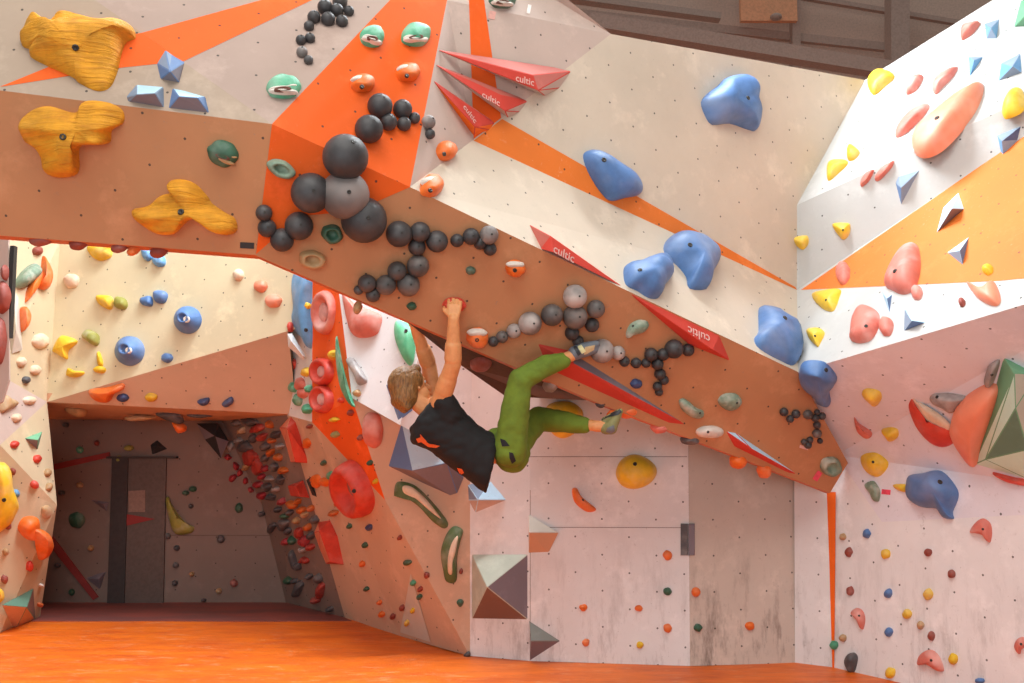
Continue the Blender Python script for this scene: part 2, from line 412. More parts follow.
POCKET = [(1.0, -0.04), (0.98, 0.4), (0.88, 0.8), (0.74, 1.0), (0.6, 1.0), (0.50, 0.85), (0.42, 0.45), (0.25, 0.30), (0.1, 0.28)]
STEEP = [(1.0, -0.03), (0.97, 0.15), (0.85, 0.38), (0.65, 0.62), (0.42, 0.83), (0.2, 0.96), (0.08, 1.0)]
WALLP = {}
def base_frame(pts, Y=None, nrm=None, ctr=None):
    cx = sum(p[0] for p in pts)/len(pts) if ctr is None else ctr[0]; cy = sum(p[1] for p in pts)/len(pts) if ctr is None else ctr[1]
    if Y is not None:
        p = at(cx, cy, Y); n = Vector(nrm or (0, -1, 0)).normalized()
    else:
        h = hit(min(max(cx, -30), 1060), min(max(cy, -30), 690))
        if h is None: h = (at(cx, cy, 7), Vector((0, -1, 0)), '')
        p, n = h[0], h[1]
        if nrm: n = Vector(nrm).normalized()
    return p, n
def pxs(p): return (p-EYE).y/F
MB = plain('bolt_steel', (0.06, 0.055, 0.05), 0.4, 0.6)
def bolt(parent, p, n, r):
    """hex socket bolt head sitting in its counterbore"""
    bm = bmesh.new(); u, v = facet_basis(n)
    rings = [(1.0, -0.6), (1.0, 0.28), (0.82, 0.4), (0.5, 0.4), (0.45, 0.05), (0.0, 0.05)]
    prev = None
    for rr, hh in rings:
        if rr == 0:
            c = bm.verts.new(p+n*hh*r)
            for i in range(8): bm.faces.new([prev[i], prev[(i+1) % 8], c])
            break
        cur = [bm.verts.new(p+(u*math.cos(math.pi*k/4)+v*math.sin(math.pi*k/4))*r*rr+n*hh*r) for k in range(8)]
        if prev:
            for i in range(8): bm.faces.new([prev[i], prev[(i+1) % 8], cur[(i+1) % 8], cur[i]])
        prev = cur
    return mesh_obj('bolt', bm, MB, p, parent)
def blob(name, pts, h, mat, parent=None, prof=DOME, lump=0.0, sharp=False, pk=None, Y=None, nrm=None, lfreq=2.2, strata=0.0,
         ctr=None, lift=0.0, n=None, bolts=None, sink=0.0):
    p0, nn = base_frame(pts, Y, nrm, ctr)
    pl = (p0+nn*lift, nn); s = pxs(p0)
    xs = [q_[0] for q_ in pts]; ys = [q_[1] for q_ in pts]; size = max(max(xs)-min(xs), max(ys)-min(ys))
    cnt = n or (48 if size > 30 else 28 if size > 14 else 16)
    o2 = (lin_outline if sharp else smooth_outline)(pts, cnt)
    wp = [on(pl, x, y) for x, y in o2]
    if pk is None: pk = (sum(p[0] for p in o2)/len(o2), sum(p[1] for p in o2)/len(o2))
    c = on((p0+nn*(lift+h*0.85), nn), *pk)-nn*(h*0.85)
    mxr = max((w-on(pl, *pk)).length for w in wp); dlt = c-on(pl, *pk)
    if dlt.length > 0.35*mxr: c = on(pl, *pk)+dlt*(0.35*mxr/dlt.length)
    bm = bmesh.new(); prev = None; S_ = size*s
    hh = h
    def disp(q_, r, k):
        d = 0.0
        if lump: d += lump*S_*noise.noise(q_*(lfreq/S_))*min(1, k*1.6)
        if strata: d += strata*S_*noise.noise(Vector((q_.x*1.2/S_, q_.y*1.2/S_, q_.z*9.0/S_)))*min(1, k*2)
        return d
    for r, k in prof:
        cur = []
        for w in wp:
            q_ = c+(w-c)*r; cur.append(bm.verts.new(q_+nn*(k*hh+disp(q_, r, k)-sink)))
        if prev:
            m = len(cur)
            for i in range(m): bm.faces.new([prev[i], prev[(i+1) % m], cur[(i+1) % m], cur[i]])
        prev = cur
    top = bm.verts.new(c+nn*(prof[-1][1]*hh+disp(c, 0, 1)-sink)); m = len(prev)
    for i in range(m): bm.faces.new([prev[i], prev[(i+1) % m], top])
    bmesh.ops.recalc_face_normals(bm, faces=bm.faces)
    o = mesh_obj(name, bm, mat, p0, parent)
    if bolts:
        bvh = BVHTree.FromPolygons([v.co+p0 for v in o.data.vertices], [tuple(f.vertices) for f in o.data.polygons])
        for bx, by in bolts:
            hh_ = bvh.ray_cast(EYE, ray(bx, by).normalized())
            if hh_[0] is not None:
                n2 = hh_[1] if hh_[1].dot(ray(bx, by)) < 0 else -hh_[1]
                bolt(o, hh_[0], n2, max(0.008, min(0.017, S_*0.05)))
    return o
def hold(name, label, pts, h, mat, cat='climbing hold', group=None, **k):
    o = blob(name, pts, h, mat, **k); tag(o, label, cat, group); return o
def ball(name, cx, cy, rpx, mat, parent=None, sunk=0.55, bolts=True, Y=None, nrm=None):
    p, n = base_frame([(cx, cy)], Y, nrm); d = ray(cx, cy); r = rpx*pxs(p)
    t = (sunk*r)/(-d.normalized().dot(n)) if d.normalized().dot(n) < -0.2 else sunk*r
    c = p-d.normalized()*t; r = rpx*pxs(c)
    bm = bmesh.new(); seg = 24 if rpx > 8 else 14
    bmesh.ops.create_uvsphere(bm, u_segments=seg, v_segments=seg//2, radius=r, matrix=Matrix.Translation(c) @ Vector((0, 0, 1)).rotation_difference(n).to_matrix().to_4x4())
    o = mesh_obj(name, bm, mat, c, parent)
    if bolts and rpx >= 5.5:
        dd = (n+Vector((0.1, -0.3, 0.35))).normalized(); bolt(o, c+dd*r*0.995, dd, max(0.006, r*0.09))
    return o, c, n
def volume(name, label, verts, faces, mats, cat='wall volume', group=None, parent=None, Y=None, nrm=None, ctr=None, bev=0.004, conform=False):
    """verts: (px, py, height over the wall); faces: (indices, material)"""
    pts = [(v[0], v[1]) for v in verts if v[2] == 0]
    p0, n = base_frame(pts, Y, nrm, ctr); pl = (p0, n); bm = bmesh.new(); vs = []
    for x, y, h in verts:
        if conform:
            hp, hn, _ = hit(x, y) or (on((p0, n), x, y), n, ''); d = ray(x, y).normalized()
            vs.append(bm.verts.new(hp-d*(h/max(0.35, -d.dot(hn)))+(d*0.006 if h == 0 else d*0))); continue
        vs.append(bm.verts.new(on((p0+n*h, n), x, y)-(n*0.004 if h == 0 else n*0)))
    for f, mi in faces:
        try: bm.faces.new([vs[i] for i in f]).material_index = mi
        except ValueError: pass
    base = [i for i, v in enumerate(verts) if v[2] == 0]
    if len(base) > 2 and not conform:
        c = sum((vs[i].co for i in base), Vector())/len(base); u, v_ = facet_basis(n)
        base.sort(key=lambda i: math.atan2((vs[i].co-c).dot(v_), (vs[i].co-c).dot(u)))
        try: bm.faces.new([vs[i] for i in base][::-1])
        except ValueError: pass
    bmesh.ops.recalc_face_normals(bm, faces=bm.faces)
    if bev: bmesh.ops.bevel(bm, geom=list(bm.edges), offset=bev, segments=1, affect='EDGES', clamp_overlap=True)
    o = mesh_obj(name, bm, mats, p0, parent, smooth=False)
    if parent is None: tag(o, label, cat, group)
    return o
# ------------------------------------------------------------------ hold colours
YR = holdmat('ochre_rock_resin', (0.78, 0.33, 0.012), 0.75, 0.08, 0.16, (0.85, 0.6, 0.2), 9)
def strata(m):
    N, L = m.node_tree.nodes, m.node_tree.links; B = N['Principled BSDF']; src = B.inputs['Base Color'].links[0].from_socket
    g = N.new('ShaderNodeNewGeometry'); mp = N.new('ShaderNodeMapping'); L.new(g.outputs['Position'], mp.inputs[0]); mp.inputs['Scale'].default_value = (5, 5, 48); mp.inputs['Rotation'].default_value = (0, 0.25, 0)
    n = noi(N, L, mp.outputs[0], 1.0, 5, 0.6, 0.6); c = mixc(N, L, src, (0.42, 0.14, 0.008), math_(N, L, 'MULTIPLY', ramp(N, L, n, 0.50, 0.68), 0.45)); L.new(c, B.inputs['Base Color'])
    b = N.new('ShaderNodeBump'); b.inputs['Strength'].default_value = 0.8; b.inputs['Distance'].default_value = 0.02; L.new(n, b.inputs['Height']); L.new(b.outputs[0], B.inputs['Normal'])
strata(YR)
YE = holdmat('yellow_resin', (0.80, 0.50, 0.02), 0.6, 0.22, 0.1)
YB = holdmat('bright_yellow_resin', (0.88, 0.56, 0.03), 0.5, 0.22, 0.08)
BL = holdmat('blue_resin', (0.09, 0.20, 0.45), 0.5, 0.28, 0.15, (0.50, 0.52, 0.60), 7)
BLL = holdmat('light_blue_resin', (0.14, 0.36, 0.66), 0.5, 0.3, 0.12, (0.6, 0.64, 0.7), 12)
BLD = holdmat('dark_blue_resin', (0.05, 0.08, 0.2), 0.5, 0.1)
BK = holdmat('charcoal_resin', (0.050, 0.046, 0.048), 0.5, 0.30, 0.2, (0.20, 0.17, 0.16), 9)
BKL = holdmat('chalky_grey_resin', (0.20, 0.17, 0.16), 0.6, 0.85, 0.15, (0.58, 0.50, 0.46), 10)
BKM = holdmat('chalked_charcoal_resin', (0.085, 0.075, 0.072), 0.5, 0.55, 0.15, (0.38, 0.30, 0.26), 10)
GN = holdmat('green_resin', (0.10, 0.42, 0.24), 0.55, 0.3, 0.2, (0.7, 0.75, 0.66))
GND = holdmat('dark_green_resin', (0.04, 0.12, 0.07), 0.55, 0.15)
GNC = holdmat('chalked_green_resin', (0.24, 0.33, 0.24), 0.7, 0.8, 0.15, (0.66, 0.62, 0.52), 18)
CH = holdmat('chalk_white_resin', (0.74, 0.66, 0.58), 0.8, 0.6, 0.1)
RD = holdmat('red_resin', (0.66, 0.06, 0.035), 0.5, 0.14, 0.1, (0.85, 0.55, 0.48))
RDC = holdmat('chalked_red_resin', (0.72, 0.20, 0.15), 0.6, 0.75, 0.1, (0.80, 0.52, 0.47), 9)
RDP = holdmat('dark_red_resin', (0.30, 0.06, 0.04), 0.6, 0.3, 0.1, (0.6, 0.4, 0.36))
ORG = holdmat('orange_resin', (0.85, 0.17, 0.02), 0.5, 0.2, 0.1, (0.9, 0.6, 0.45))
ORC = holdmat('salmon_resin', (0.86, 0.28, 0.16), 0.5, 0.4, 0.05, (0.88, 0.58, 0.48), 6)
CRM = holdmat('cream_resin', (0.80, 0.60, 0.42), 0.7, 0.3)
TAN = holdmat('tan_resin', (0.50, 0.30, 0.14), 0.6, 0.3)
OLV = holdmat('olive_resin', (0.33, 0.31, 0.06), 0.6, 0.3)
GRY = holdmat('grey_resin', (0.34, 0.31, 0.30), 0.6, 0.5, 0.15)
GRD = holdmat('dark_grey_resin', (0.09, 0.085, 0.09), 0.6, 0.2)
V_BLG = wallmat('blue_grey_plywood', (0.24, 0.31, 0.42), 0.5, dots=False)
V_BLU = wallmat('blue_plywood', (0.13, 0.22, 0.42), 0.5, dots=False)
V_LBL = wallmat('pale_blue_lit_face', (0.50, 0.74, 0.92), 0.6, dots=False)  # lit upper faces, brightened in colour where direct light is missing
V_GRY = wallmat('violet_grey_plywood', (0.22, 0.19, 0.22), 0.5, dots=False)
V_GRN = wallmat('green_plywood', (0.17, 0.42, 0.24), 0.5, dots=False)
V_PGR = wallmat('pale_green_plywood', (0.60, 0.90, 0.76), 0.5, dots=False)
V_DGR = wallmat('grey_green_plywood', (0.13, 0.27, 0.19), 0.8, dots=False)
V_OLV = wallmat('chalked_olive_plywood', (0.50, 0.52, 0.42), 0.5, dots=False)
V_RED = wallmat('red_laminate', (0.62, 0.05, 0.03), 0.15, dots=False)
V_RDD = wallmat('worn_red_laminate', (0.50, 0.12, 0.09), 0.3, dots=False)
V_BLK = wallmat('black_plywood', (0.03, 0.03, 0.032), 0.2, dots=False)
TXT = plain('white_lettering', (0.74, 0.42, 0.37), 0.7)
TAPE = plain('pink_tape', (0.85, 0.08, 0.14), 0.6)
# ------------------------------------------------------------------ holds of the arch
hold('rock_hold', 'large ochre rock-shaped hold with ridges, at the top left corner above the two others', cz(0, 0, 4, 88,150,130,90,200,115,260,82,330,90,380,92,510,97,545,150,500,180,470,290,440,350,390,365,320,335,290,310,200,270,125,230,120,200,90,185), 0.14, YR, group='ochre rock holds', lump=0.10, lfreq=3.6, strata=0.10, n=110, bolts=[(75.5, 47.5)])
hold('rock_hold', 'large ochre hold shaped like a drooping rock fin, middle of the three on the arch', cz(0, 0, 4, 80,490,130,440,200,425,300,450,340,405,430,410,490,440,495,490,450,520,440,570,380,575,320,590,310,695,200,700,150,600,95,560), 0.12, YR, group='ochre rock holds', lump=0.10, lfreq=3.6, strata=0.10, n=110, bolts=[(63, 137)])
hold('rock_hold', 'ochre wing-shaped rock hold, lowest of the three, just above the arch lip', cz(0, 171, 4, 530,155,590,140,640,100,700,80,675,45,720,32,780,50,830,100,850,130,900,165,940,190,950,235,920,253,870,235,840,200,780,185,735,215,700,250,640,250,590,225,545,190), 0.10, YR, group='ochre rock holds', lump=0.08, lfreq=3.6, strata=0.09, n=110, bolts=[(181, 212)])
def vz(x0, y0, s, *a): return [(x0+a[i]/s, y0+a[i+1]/s, a[i+2]) for i in range(0, len(a), 3)]
volume('faceted_hold', 'blue five-sided faceted hold topmost of three left of the orange panel', vz(0, 0, 4, 625,250,0, 660,193,0, 690,215,0, 740,245,0, 718,330,0, 640,315,0, 680,285,.09), [((0,1,6),1),((1,2,6),1),((2,3,6),0),((3,4,6),2),((4,5,6),2),((5,0,6),0)], [V_BLU, V_BLG, V_GRY], 'climbing hold', 'blue grey faceted holds')
volume('faceted_hold', 'blue grey ledge hold, left one of the lower pair beside the ochre rock', vz(0, 0, 4, 503,385,0, 545,335,0, 655,345,0, 657,430,0, 510,405,0, 545,378,.06, 620,372,.08), [((0,1,5),0),((1,2,6,5),1),((2,3,6),0),((3,4,5,6),2),((4,0,5),2)], [V_BLG, V_LBL, V_GRY], 'climbing hold', 'blue grey faceted holds')
volume('faceted_hold', 'blue grey ledge hold, right one of the lower pair beside the ochre rock', vz(0, 0, 4, 672,432,0, 688,350,0, 740,358,0, 822,385,0, 838,452,0, 715,385,.07, 790,390,.07), [((0,1,5),0),((1,2,3,6,5),1),((3,4,6),0),((4,0,5,6),2)], [V_BLU, V_LBL, V_GRY], 'climbing hold', 'blue grey faceted holds')
# green split holds
def brain(label, cx, cy, rx, ry, rot, pale, mat=GN, h=0.06):
    o = hold('pocket_hold', label, el(cx, cy, rx, ry, rot), h, mat, group='green split pocket holds', lump=0.05)
    c, s_ = math.cos(rot), math.sin(rot)
    for k in (-1, 1):
        blob('lip', el(cx-s_*k*ry*0.16+(0), cy+ry*0.22+c*k*ry*0.18, rx*0.85, ry*0.24, rot+k*0.1, 12), h*0.55, pale, o, lift=h*0.42, lump=0.03)
    blob('pocket', el(cx, cy+ry*0.22, rx*0.5, ry*0.2, rot, 12), h*0.3, holdmat('pocket_shade', (0.16, 0.06, 0.04), 0.8, 0.1), o, lift=h*0.72, prof=DISH)
    return o
brain('mint green hold with a pale split, on the rose panel left of the orange one', 283, 88, 17.5, 11, -0.05, CH)
brain('mint green split hold, left one of the pair high on the orange panel', 372, 37, 12, 11, 0.2, CH)
brain('mint green split hold, right one of the pair high on the orange panel', 415.5, 35.5, 15, 12, -0.1, CH)
brain('dark green split hold on the brown arch face above the ochre wing', 223, 153.5, 16, 13, 0.35, TAN, GND, 0.05)
brain('dark mossy hold cut off by the top edge, right of the orange panels', 502, 1, 13, 8, 0, CH, GND)
for lab, x, y, rx, ry, rot, m in (
    ('pale green oval hold with a red pocket at the left edge of the orange panel', 281, 168.5, 15, 8.5, 0.45, GNC),
    ('dark green oval hold with a sunken middle below the biggest charcoal balls', 332, 233.5, 11, 9.5, 0.3, GND),
    ('faint brown oval hold near the arch lip, left of the ball cluster', 312, 259, 13.5, 9, 0.1, TAN)):
    o = hold('oval_hold', lab, el(x, y, rx, ry, rot), 0.05, m, prof=POCKET, group='oval pocket holds on the arch')
# orange cups
def cup(label, x, y, rx, ry, chalky=True, h=0.07, g='orange cup holds'):
    o = hold('cup_hold', label, el(x, y, rx, ry, 0.05), h, ORG, group=g, pk=(x, y+ry*0.3), lump=0.05)
    if chalky: blob('chalked_top', el(x, y-ry*0.45, rx*0.92, ry*0.42, 0.0, 12), h*0.55, CH, o, lift=h*0.35)
    bolt(o, on((wloc(o)+base_frame([(x, y)])[1]*h, base_frame([(x, y)])[1]), x, y+ry*0.3), base_frame([(x, y)])[1], 0.012)
cup('orange chalk-topped hold, lower left of the two on the orange panel', 362, 84, 12, 9)
cup('orange chalk-topped hold, upper right of the two on the orange panel', 407, 73, 12, 9)
cup('round orange hold just below the tiny charcoal balls, right of the orange panel', 444.5, 151, 9, 10, False)
cup('red orange hold with a chalked top just above the brown band', 430.5, 187, 11, 11)
cup('small orange hold on the band right of the charcoal ball chain', 515, 268, 10, 8)
cup('orange hold with dark chalked top right of the hand of the climber', 477, 337, 11, 10)
hold('jug_hold', 'red jug gripped by the right hand of the climber', el(454, 304, 11.5, 7), 0.045, RD, prof=FLAT)
hold('foot_chip', 'tiny dark green chip above the right hand of the climber', el(470.5, 270.5, 5, 4.2), 0.03, GND, group='dark green chips on the band')
hold('foot_chip', 'tiny dark green chip on the band left of the right hand of the climber', el(411.5, 306, 5, 4), 0.03, GND, group='dark green chips on the band')
hold('foot_chip', 'small blue grey chip on the band below the dark ball chain', el(636, 383.5, 6, 4.8), 0.035, BLD)
o = hold('rail_hold', 'white and green pinch hold between the red wedge and the ball chain', cz(512, 171, 4, 455,650,470,615,505,595,540,600,545,620,520,645,480,655,460,668), 0.05, GNC, bolts=[(633,326)])
o = hold('kidney_hold', 'kidney-shaped chalky green hold low on the band, left of a round one', cz(512, 342, 4, 667,235,685,225,710,240,735,262,765,275,762,298,735,305,700,290,675,265), 0.05, GNC, bolts=[(700,413)])
o = hold('pebble_hold', 'grey pebble hold with chalk streaks right of the kidney-shaped one', cz(512, 342, 4, 822,235,845,208,890,205,915,225,912,250,880,272,845,265), 0.055, GNC, bolts=[(737,403)])
o = hold('slab_hold', 'long white chalked hold on the band lip beside the lower red wedge', cz(512, 342, 4, 735,355,760,338,810,335,845,352,835,375,790,382,745,375), 0.045, CH, bolts=[(708,432)])
o = hold('round_hold', 'round grey hold with a yellow smear at the right tip of the band', el(830, 466, 10.5, 9.5), 0.05, GNC, prof=POCKET)
def tape(label, x, y, w, h, rot, mat=TAPE, name='tape_tag'):
    p, n = base_frame([(x, y)]); c, s_ = math.cos(rot), math.sin(rot)
    q_ = [(x+a*w/2*c-b*h/2*s_, y+a*w/2*s_+b*h/2*c) for a, b in ((-1,-1),(1,-1),(1,1),(-1,1))]
    bm = bmesh.new(); a = [bm.verts.new(on((p+n*0.003, n), *k)) for k in q_]; b = [bm.verts.new(on((p-n*0.002, n), *k)) for k in q_]
    bm.faces.new(a); bm.faces.new(b[::-1])
    for i in range(4): bm.faces.new([a[i], a[(i+1)%4], b[(i+1)%4], b[i]])
    bmesh.ops.recalc_face_normals(bm, faces=bm.faces)
    return tag(mesh_obj(name, bm, mat, p, smooth=False), label, 'tape')
tape('bright pink tape strip below the round grey hold at the right tip of the band', 817.5, 476, 10, 5.5, -1.0)
tape('pale pink tape scrap under the tiny ball chain at the right of the band', 804, 447.5, 9, 3, 0.3, plain('pale_tape', (0.8, 0.5, 0.45)))
tape('bright pink tape strip beside the grey green hold on the right wall', 886, 492, 9, 5, 0.1)
tape('black tape strip at the left end of the orange patch on the arch lip', 247, 245.5, 14, 6, 0.05, plain('black_tape', (0.03, 0.025, 0.025)))
tape('small white tag beside the top edge, below the red scrap', 529, 9, 3.5, 9, 0.2, plain('white_tag', (0.85, 0.75, 0.7)))
tape('faint pink tape tag left of the mossy hold at the top edge', 492, 15, 7, 8, 0.2, plain('faint_tape', (0.78, 0.42, 0.36)))
BKG = holdmat('chalky_giant_resin', (0.13, 0.115, 0.11), 0.6, 0.7, 0.15, (0.42, 0.34, 0.31), 4)
# balls: (x, y, r, material)
def balls(lst, labels, group):
    for (x, y, r, m), lab in zip(lst, labels):
        o, c, n = ball('ball_hold', x, y, r, m); tag(o, lab, 'climbing hold', group)
def chain(label, lst, group=None, **k):
    x, y, r, m = lst[0]; p, n = base_frame([(x, y)])
    root = empty('ball_chain_hold', p); tag(root, label, 'climbing hold', group)
    for x, y, r, m in lst: ball('ball', x, y, r, m, root, **k)
    return root
chain('chain of small charcoal balls at the top edge left of the green pair', [(314,17,7,BK),(325,7,8,BK),(340,1,8,BKM),(337,10,7,BK),(328,19,7.5,BK),(349,11,5.5,BK),(342,21,6.5,BK),(309,26,5.5,BK),(310,38,5.5,BK)], 'chains of small charcoal balls')
chain('three small balls, one chalked pale, hanging below the chain at the top edge', [(301,40,5.5,BK),(302,52,6,BKL),(308.5,60,5,BK)], 'chains of small charcoal balls')
balls([(380,106,13,BK),(402.6,109,10,BK),(369,129,14.6,BK),(388.5,122,9,BK),(404,124,7.5,BK),(414.5,118,6,BK),(345.5,157,23.5,BK),(311,193,20.5,BK),(345,195,25,BKG),(364,220,23.5,BK),(299,226,14.5,BK),(282,240,12,BK),(267,228,9.5,BK),(264,213,8.5,BK)],
 ['charcoal ball topmost in the big cluster on the orange panel','charcoal ball at the upper right of the big cluster, right of the topmost one','charcoal ball between the topmost one and the big ball of the cluster','small charcoal ball tucked under the two topmost of the big cluster','small charcoal ball under the upper right ball of the big cluster','tiny charcoal ball at the right end of the big cluster','big charcoal ball alone in the middle of the orange panel crease','large dark ball left of the chalky giant ball','giant chalky grey ball in the middle of the cluster, largest of all','giant dark ball below right of the chalky giant','medium dark ball left below the giants','dark ball with a brown chalk spot at the lower left of the cluster','small dark ball near the left corner of the orange patch, lower of two','small dark ball at the left corner of the orange patch, upper of two'], 'charcoal ball cluster on the orange panel')
balls([(428.5,122,7.5,BKL),(430,134,5.5,BK)], ['small chalk-white ball right of the orange panel edge', 'tiny black ball hanging under the small chalk-white ball'], 'charcoal ball cluster on the orange panel')
balls([(399,234,13.5,BK),(420,232,10.5,BK),(417,247,9,BK),(437,241.5,11.3,BK),(457,240.5,7,BK),(471,236.5,8.7,BK),(480,243,7,BK),(489,235,9.7,BKL),(490,249,7,BK)],
 ['dark ball leftmost in the horizontal row across the band','dark ball second from the left in the row across the band','small dark ball hanging under the second of the row across the band','dark ball in the middle of the row, before its gap','small dark ball linking the middle of the row','dark ball just left of the pale ending of the row','small dark ball under the left side of the pale ball of the row','chalk-pale ball at the right end of the row across the band','small dark ball under the pale ball at the row end'], 'row of charcoal balls across the band')
balls([(397,271,9.8,BKM),(418,266,11.5,BKM),(408.5,285,11.8,BKM),(386,285,10.5,BKM),(367,283.5,9.3,BK),(373,295,7.5,BK),(358.5,290,5,BK)],
 ['brown chalked ball upper left in the lip cluster above the head of the climber','ball upper right in the lip cluster above the climber','brown chalked ball lower right in the lip cluster','chalked ball in the centre of the lip cluster','dark ball left of the centre of the lip cluster','small dark ball lowest in the lip cluster','tiny dark ball at the left end of the lip cluster'], 'ball cluster by the arch lip')
balls([(575,296.5,12.3,BKL),(596,309,9.3,BKM),(575,317,12.7,BKM),(592,325,7.5,BK),(572,333,7.5,BK),(552,315,11.3,BKM),(530,323.5,12,BKL),(513.8,331,7.8,BKL),(502,337,6.5,BKM),(493.4,341.5,5.5,BK),(578,341,6,BK)],
 ['grey ball topmost of the cross-shaped cluster','dark ball at the right arm of the cross-shaped cluster','dark ball at the centre of the cross-shaped cluster','small dark ball lower right in the cross-shaped cluster','small dark ball at the foot of the cross-shaped cluster','dark ball left of the cross centre','pale chalky ball left of the cross-shaped cluster','small pale ball near the left tail of the diagonal row','smaller grey ball second from the left tail of the diagonal row','tiny dark ball at the very left tail of the diagonal row','tiny dark ball just above the right shoe of the climber'], 'diagonal row of grey balls above the feet of the climber')
balls([(602,351,12.3,BKL),(618,353,7.5,BKL),(624.5,361.5,5.5,BK)], ['brownish chalked ball under the toes of the right shoe of the climber','small pale ball right of the toe of the climber','tiny dark ball below the small pale one beside the shoe'], 'diagonal row of grey balls above the feet of the climber')
chain('branching chain of small charcoal balls under the tip of the red wedge', [(674,349,9.7,BK),(688,350,6.6,BK),(663,354.5,6.5,BK),(651,354.5,7,BK),(657.5,364,6.3,BK),(646,363,5,BK),(636,363,5.5,BK),(660,374,6,BK),(664,380,5,BK),(657.5,386.5,5,BK),(659,392,4.3,BK)], 'chains of small charcoal balls')
chain('hook-shaped chain of tiny grey balls near the right tip of the band', [(784,412,4.5,BK),(790,419,4,BK),(796,414,4.5,BK),(808,414.6,5,BKM),(817,412,3,BK),(822,416,4,BK),(815,418,4,BK),(817,425,4,BK),(817,433.5,4.8,BKM),(820,441,3,BK),(810,440,3.5,BK),(804,442,3.2,BK),(808,445,4,BK)], 'chains of small charcoal balls')
# red lettered wedges
def lettering(parent, word, px, py, ang, size, plane_, flip=False):
    cu = bpy.data.curves.new('lettering', 'FONT'); cu.body = word; cu.size = size; cu.extrude = 0.0008; cu.align_x = 'CENTER'; cu.align_y = 'CENTER'
    cu.offset = 0.0006
    t = bpy.data.objects.new('tmp', cu); COL.objects.link(t)
    bpy.context.view_layer.update(); dg = bpy.context.evaluated_depsgraph_get()
    me = bpy.data.meshes.new_from_object(t.evaluated_get(dg)); bpy.data.objects.remove(t)
    p, n = plane_; c = on((p+n*0.002, n), px, py)
    x = (on((p+n*0.002, n), px+math.cos(ang)*5, py-math.sin(ang)*5)-c).normalized(); y = n.cross(x)
    M = Matrix((x, y, n)).transposed().to_4x4(); M.translation = c
    me.transform(Matrix.Translation(-c) @ M); me.materials.clear(); me.materials.append(TXT)
    o = bpy.data.objects.new('lettering', me); COL.objects.link(o); okey(o, c, parent); o['label'] = 'pale worn lettering'
    return o
def wedge(label, verts, faces, mats, word=None, face=None, text=None, group='red lettered wedge volumes'):
    pts = [(v[0], v[1]) for v in verts if v[2] == 0]
    p0, n = base_frame(pts)
    o = volume('wedge_volume', label, verts, faces, mats, 'wall volume', group, conform=True)
    if word:
        P3 = []
        for i in face:
            x, y, h = verts[i]; hp, hn, _ = hit(x, y); d = ray(x, y).normalized(); P3.append(hp-d*(h/max(0.35, -d.dot(hn))))
        pl = plane(*P3[:3]); lettering(o, word, *text, pl)
    return o
wedge('long red lettered spike pointing left, topmost of three beside the orange panel', [(437.5,50,0),(572,71,0),(538,90.5,.11),(533,75,0.11),(560,88,0),(545,96,0)], [((0,2,3),0),((0,3,1),1),((1,3,2),1),((1,2,4),2),((2,5,4),2),((0,5,2),2)], [V_RED, V_RDD, P_PINK], 'cultic', (0,2,3), (525,80.5,-0.28,0.062))
wedge('red lettered spike pointing left, middle one of three beside the orange panel', [(434.5,64,0),(528,101,0),(505,111,.10),(501,95,0.08),(520,112,0),(508,118,0)], [((0,2,3),0),((0,3,1),1),((1,3,2),0),((1,2,4),2),((2,5,4),2),((0,5,2),2)], [V_RED, V_RDD, P_PINK], 'cultic', (0,2,3), (491,99,-0.5,0.062))
wedge('red lettered spike pointing left, lowest and shortest of three beside the orange panel', [(431.5,79,0),(495.5,123,0),(475,127,.09),(472,108,0.07),(490,130,0),(474,136,0)], [((0,2,3),0),((0,3,1),1),((1,3,2),0),((1,2,4),2),((2,5,4),2),((0,5,2),2)], [V_RED, V_RDD, P_OR], 'cultic', (0,2,3), (470,114,-0.95,0.055))
wedge('red lettered wedge above the band with a chalked upper left end', [(528.5,224,0),(624,287.5,0),(541,249,0),(551,236,.09),(553,252,0.05)], [((0,3,2),1),((0,1,3),0),((3,1,4),0),((2,3,4),0)], [V_RED, V_RDD], 'cultic', (3,1,4), (564,254,-0.50,0.075))
wedge('red lettered wedge on the band edge pointing up left, with upside-down lettering', [(625,290,0),(720,334,0),(730.5,361,0),(713,350,.10),(690,345,0.02)], [((0,1,3),0),((1,2,3),1),((0,3,4),0),((3,2,4),0)], [V_RED, V_RED], 'cultic', (0,1,3), (699,334.5,-0.42+math.pi,0.085))
wedge('long dark red wedge beam along the band lip beneath the right shoe of the climber', [(535,342,0),(567,349,0),(694,429,0),(676,427,0),(574,364,0.06),(546,369,0)], [((0,1,4),0),((1,2,4),1),((4,2,3,5),0),((0,4,5),0)], [V_RED, V_GRY], group='unlettered red lip wedges')
wedge('short red wedge along the lip at the right end of the band', [(724,430,0),(735,432,0),(800,476,0),(790,474,0),(752,449,0.06),(733,446,0)], [((0,1,4),1),((1,2,4),1),((4,2,3),0),((4,3,5),0),((0,4,5),0)], [V_RED, V_LBL], group='unlettered red lip wedges')
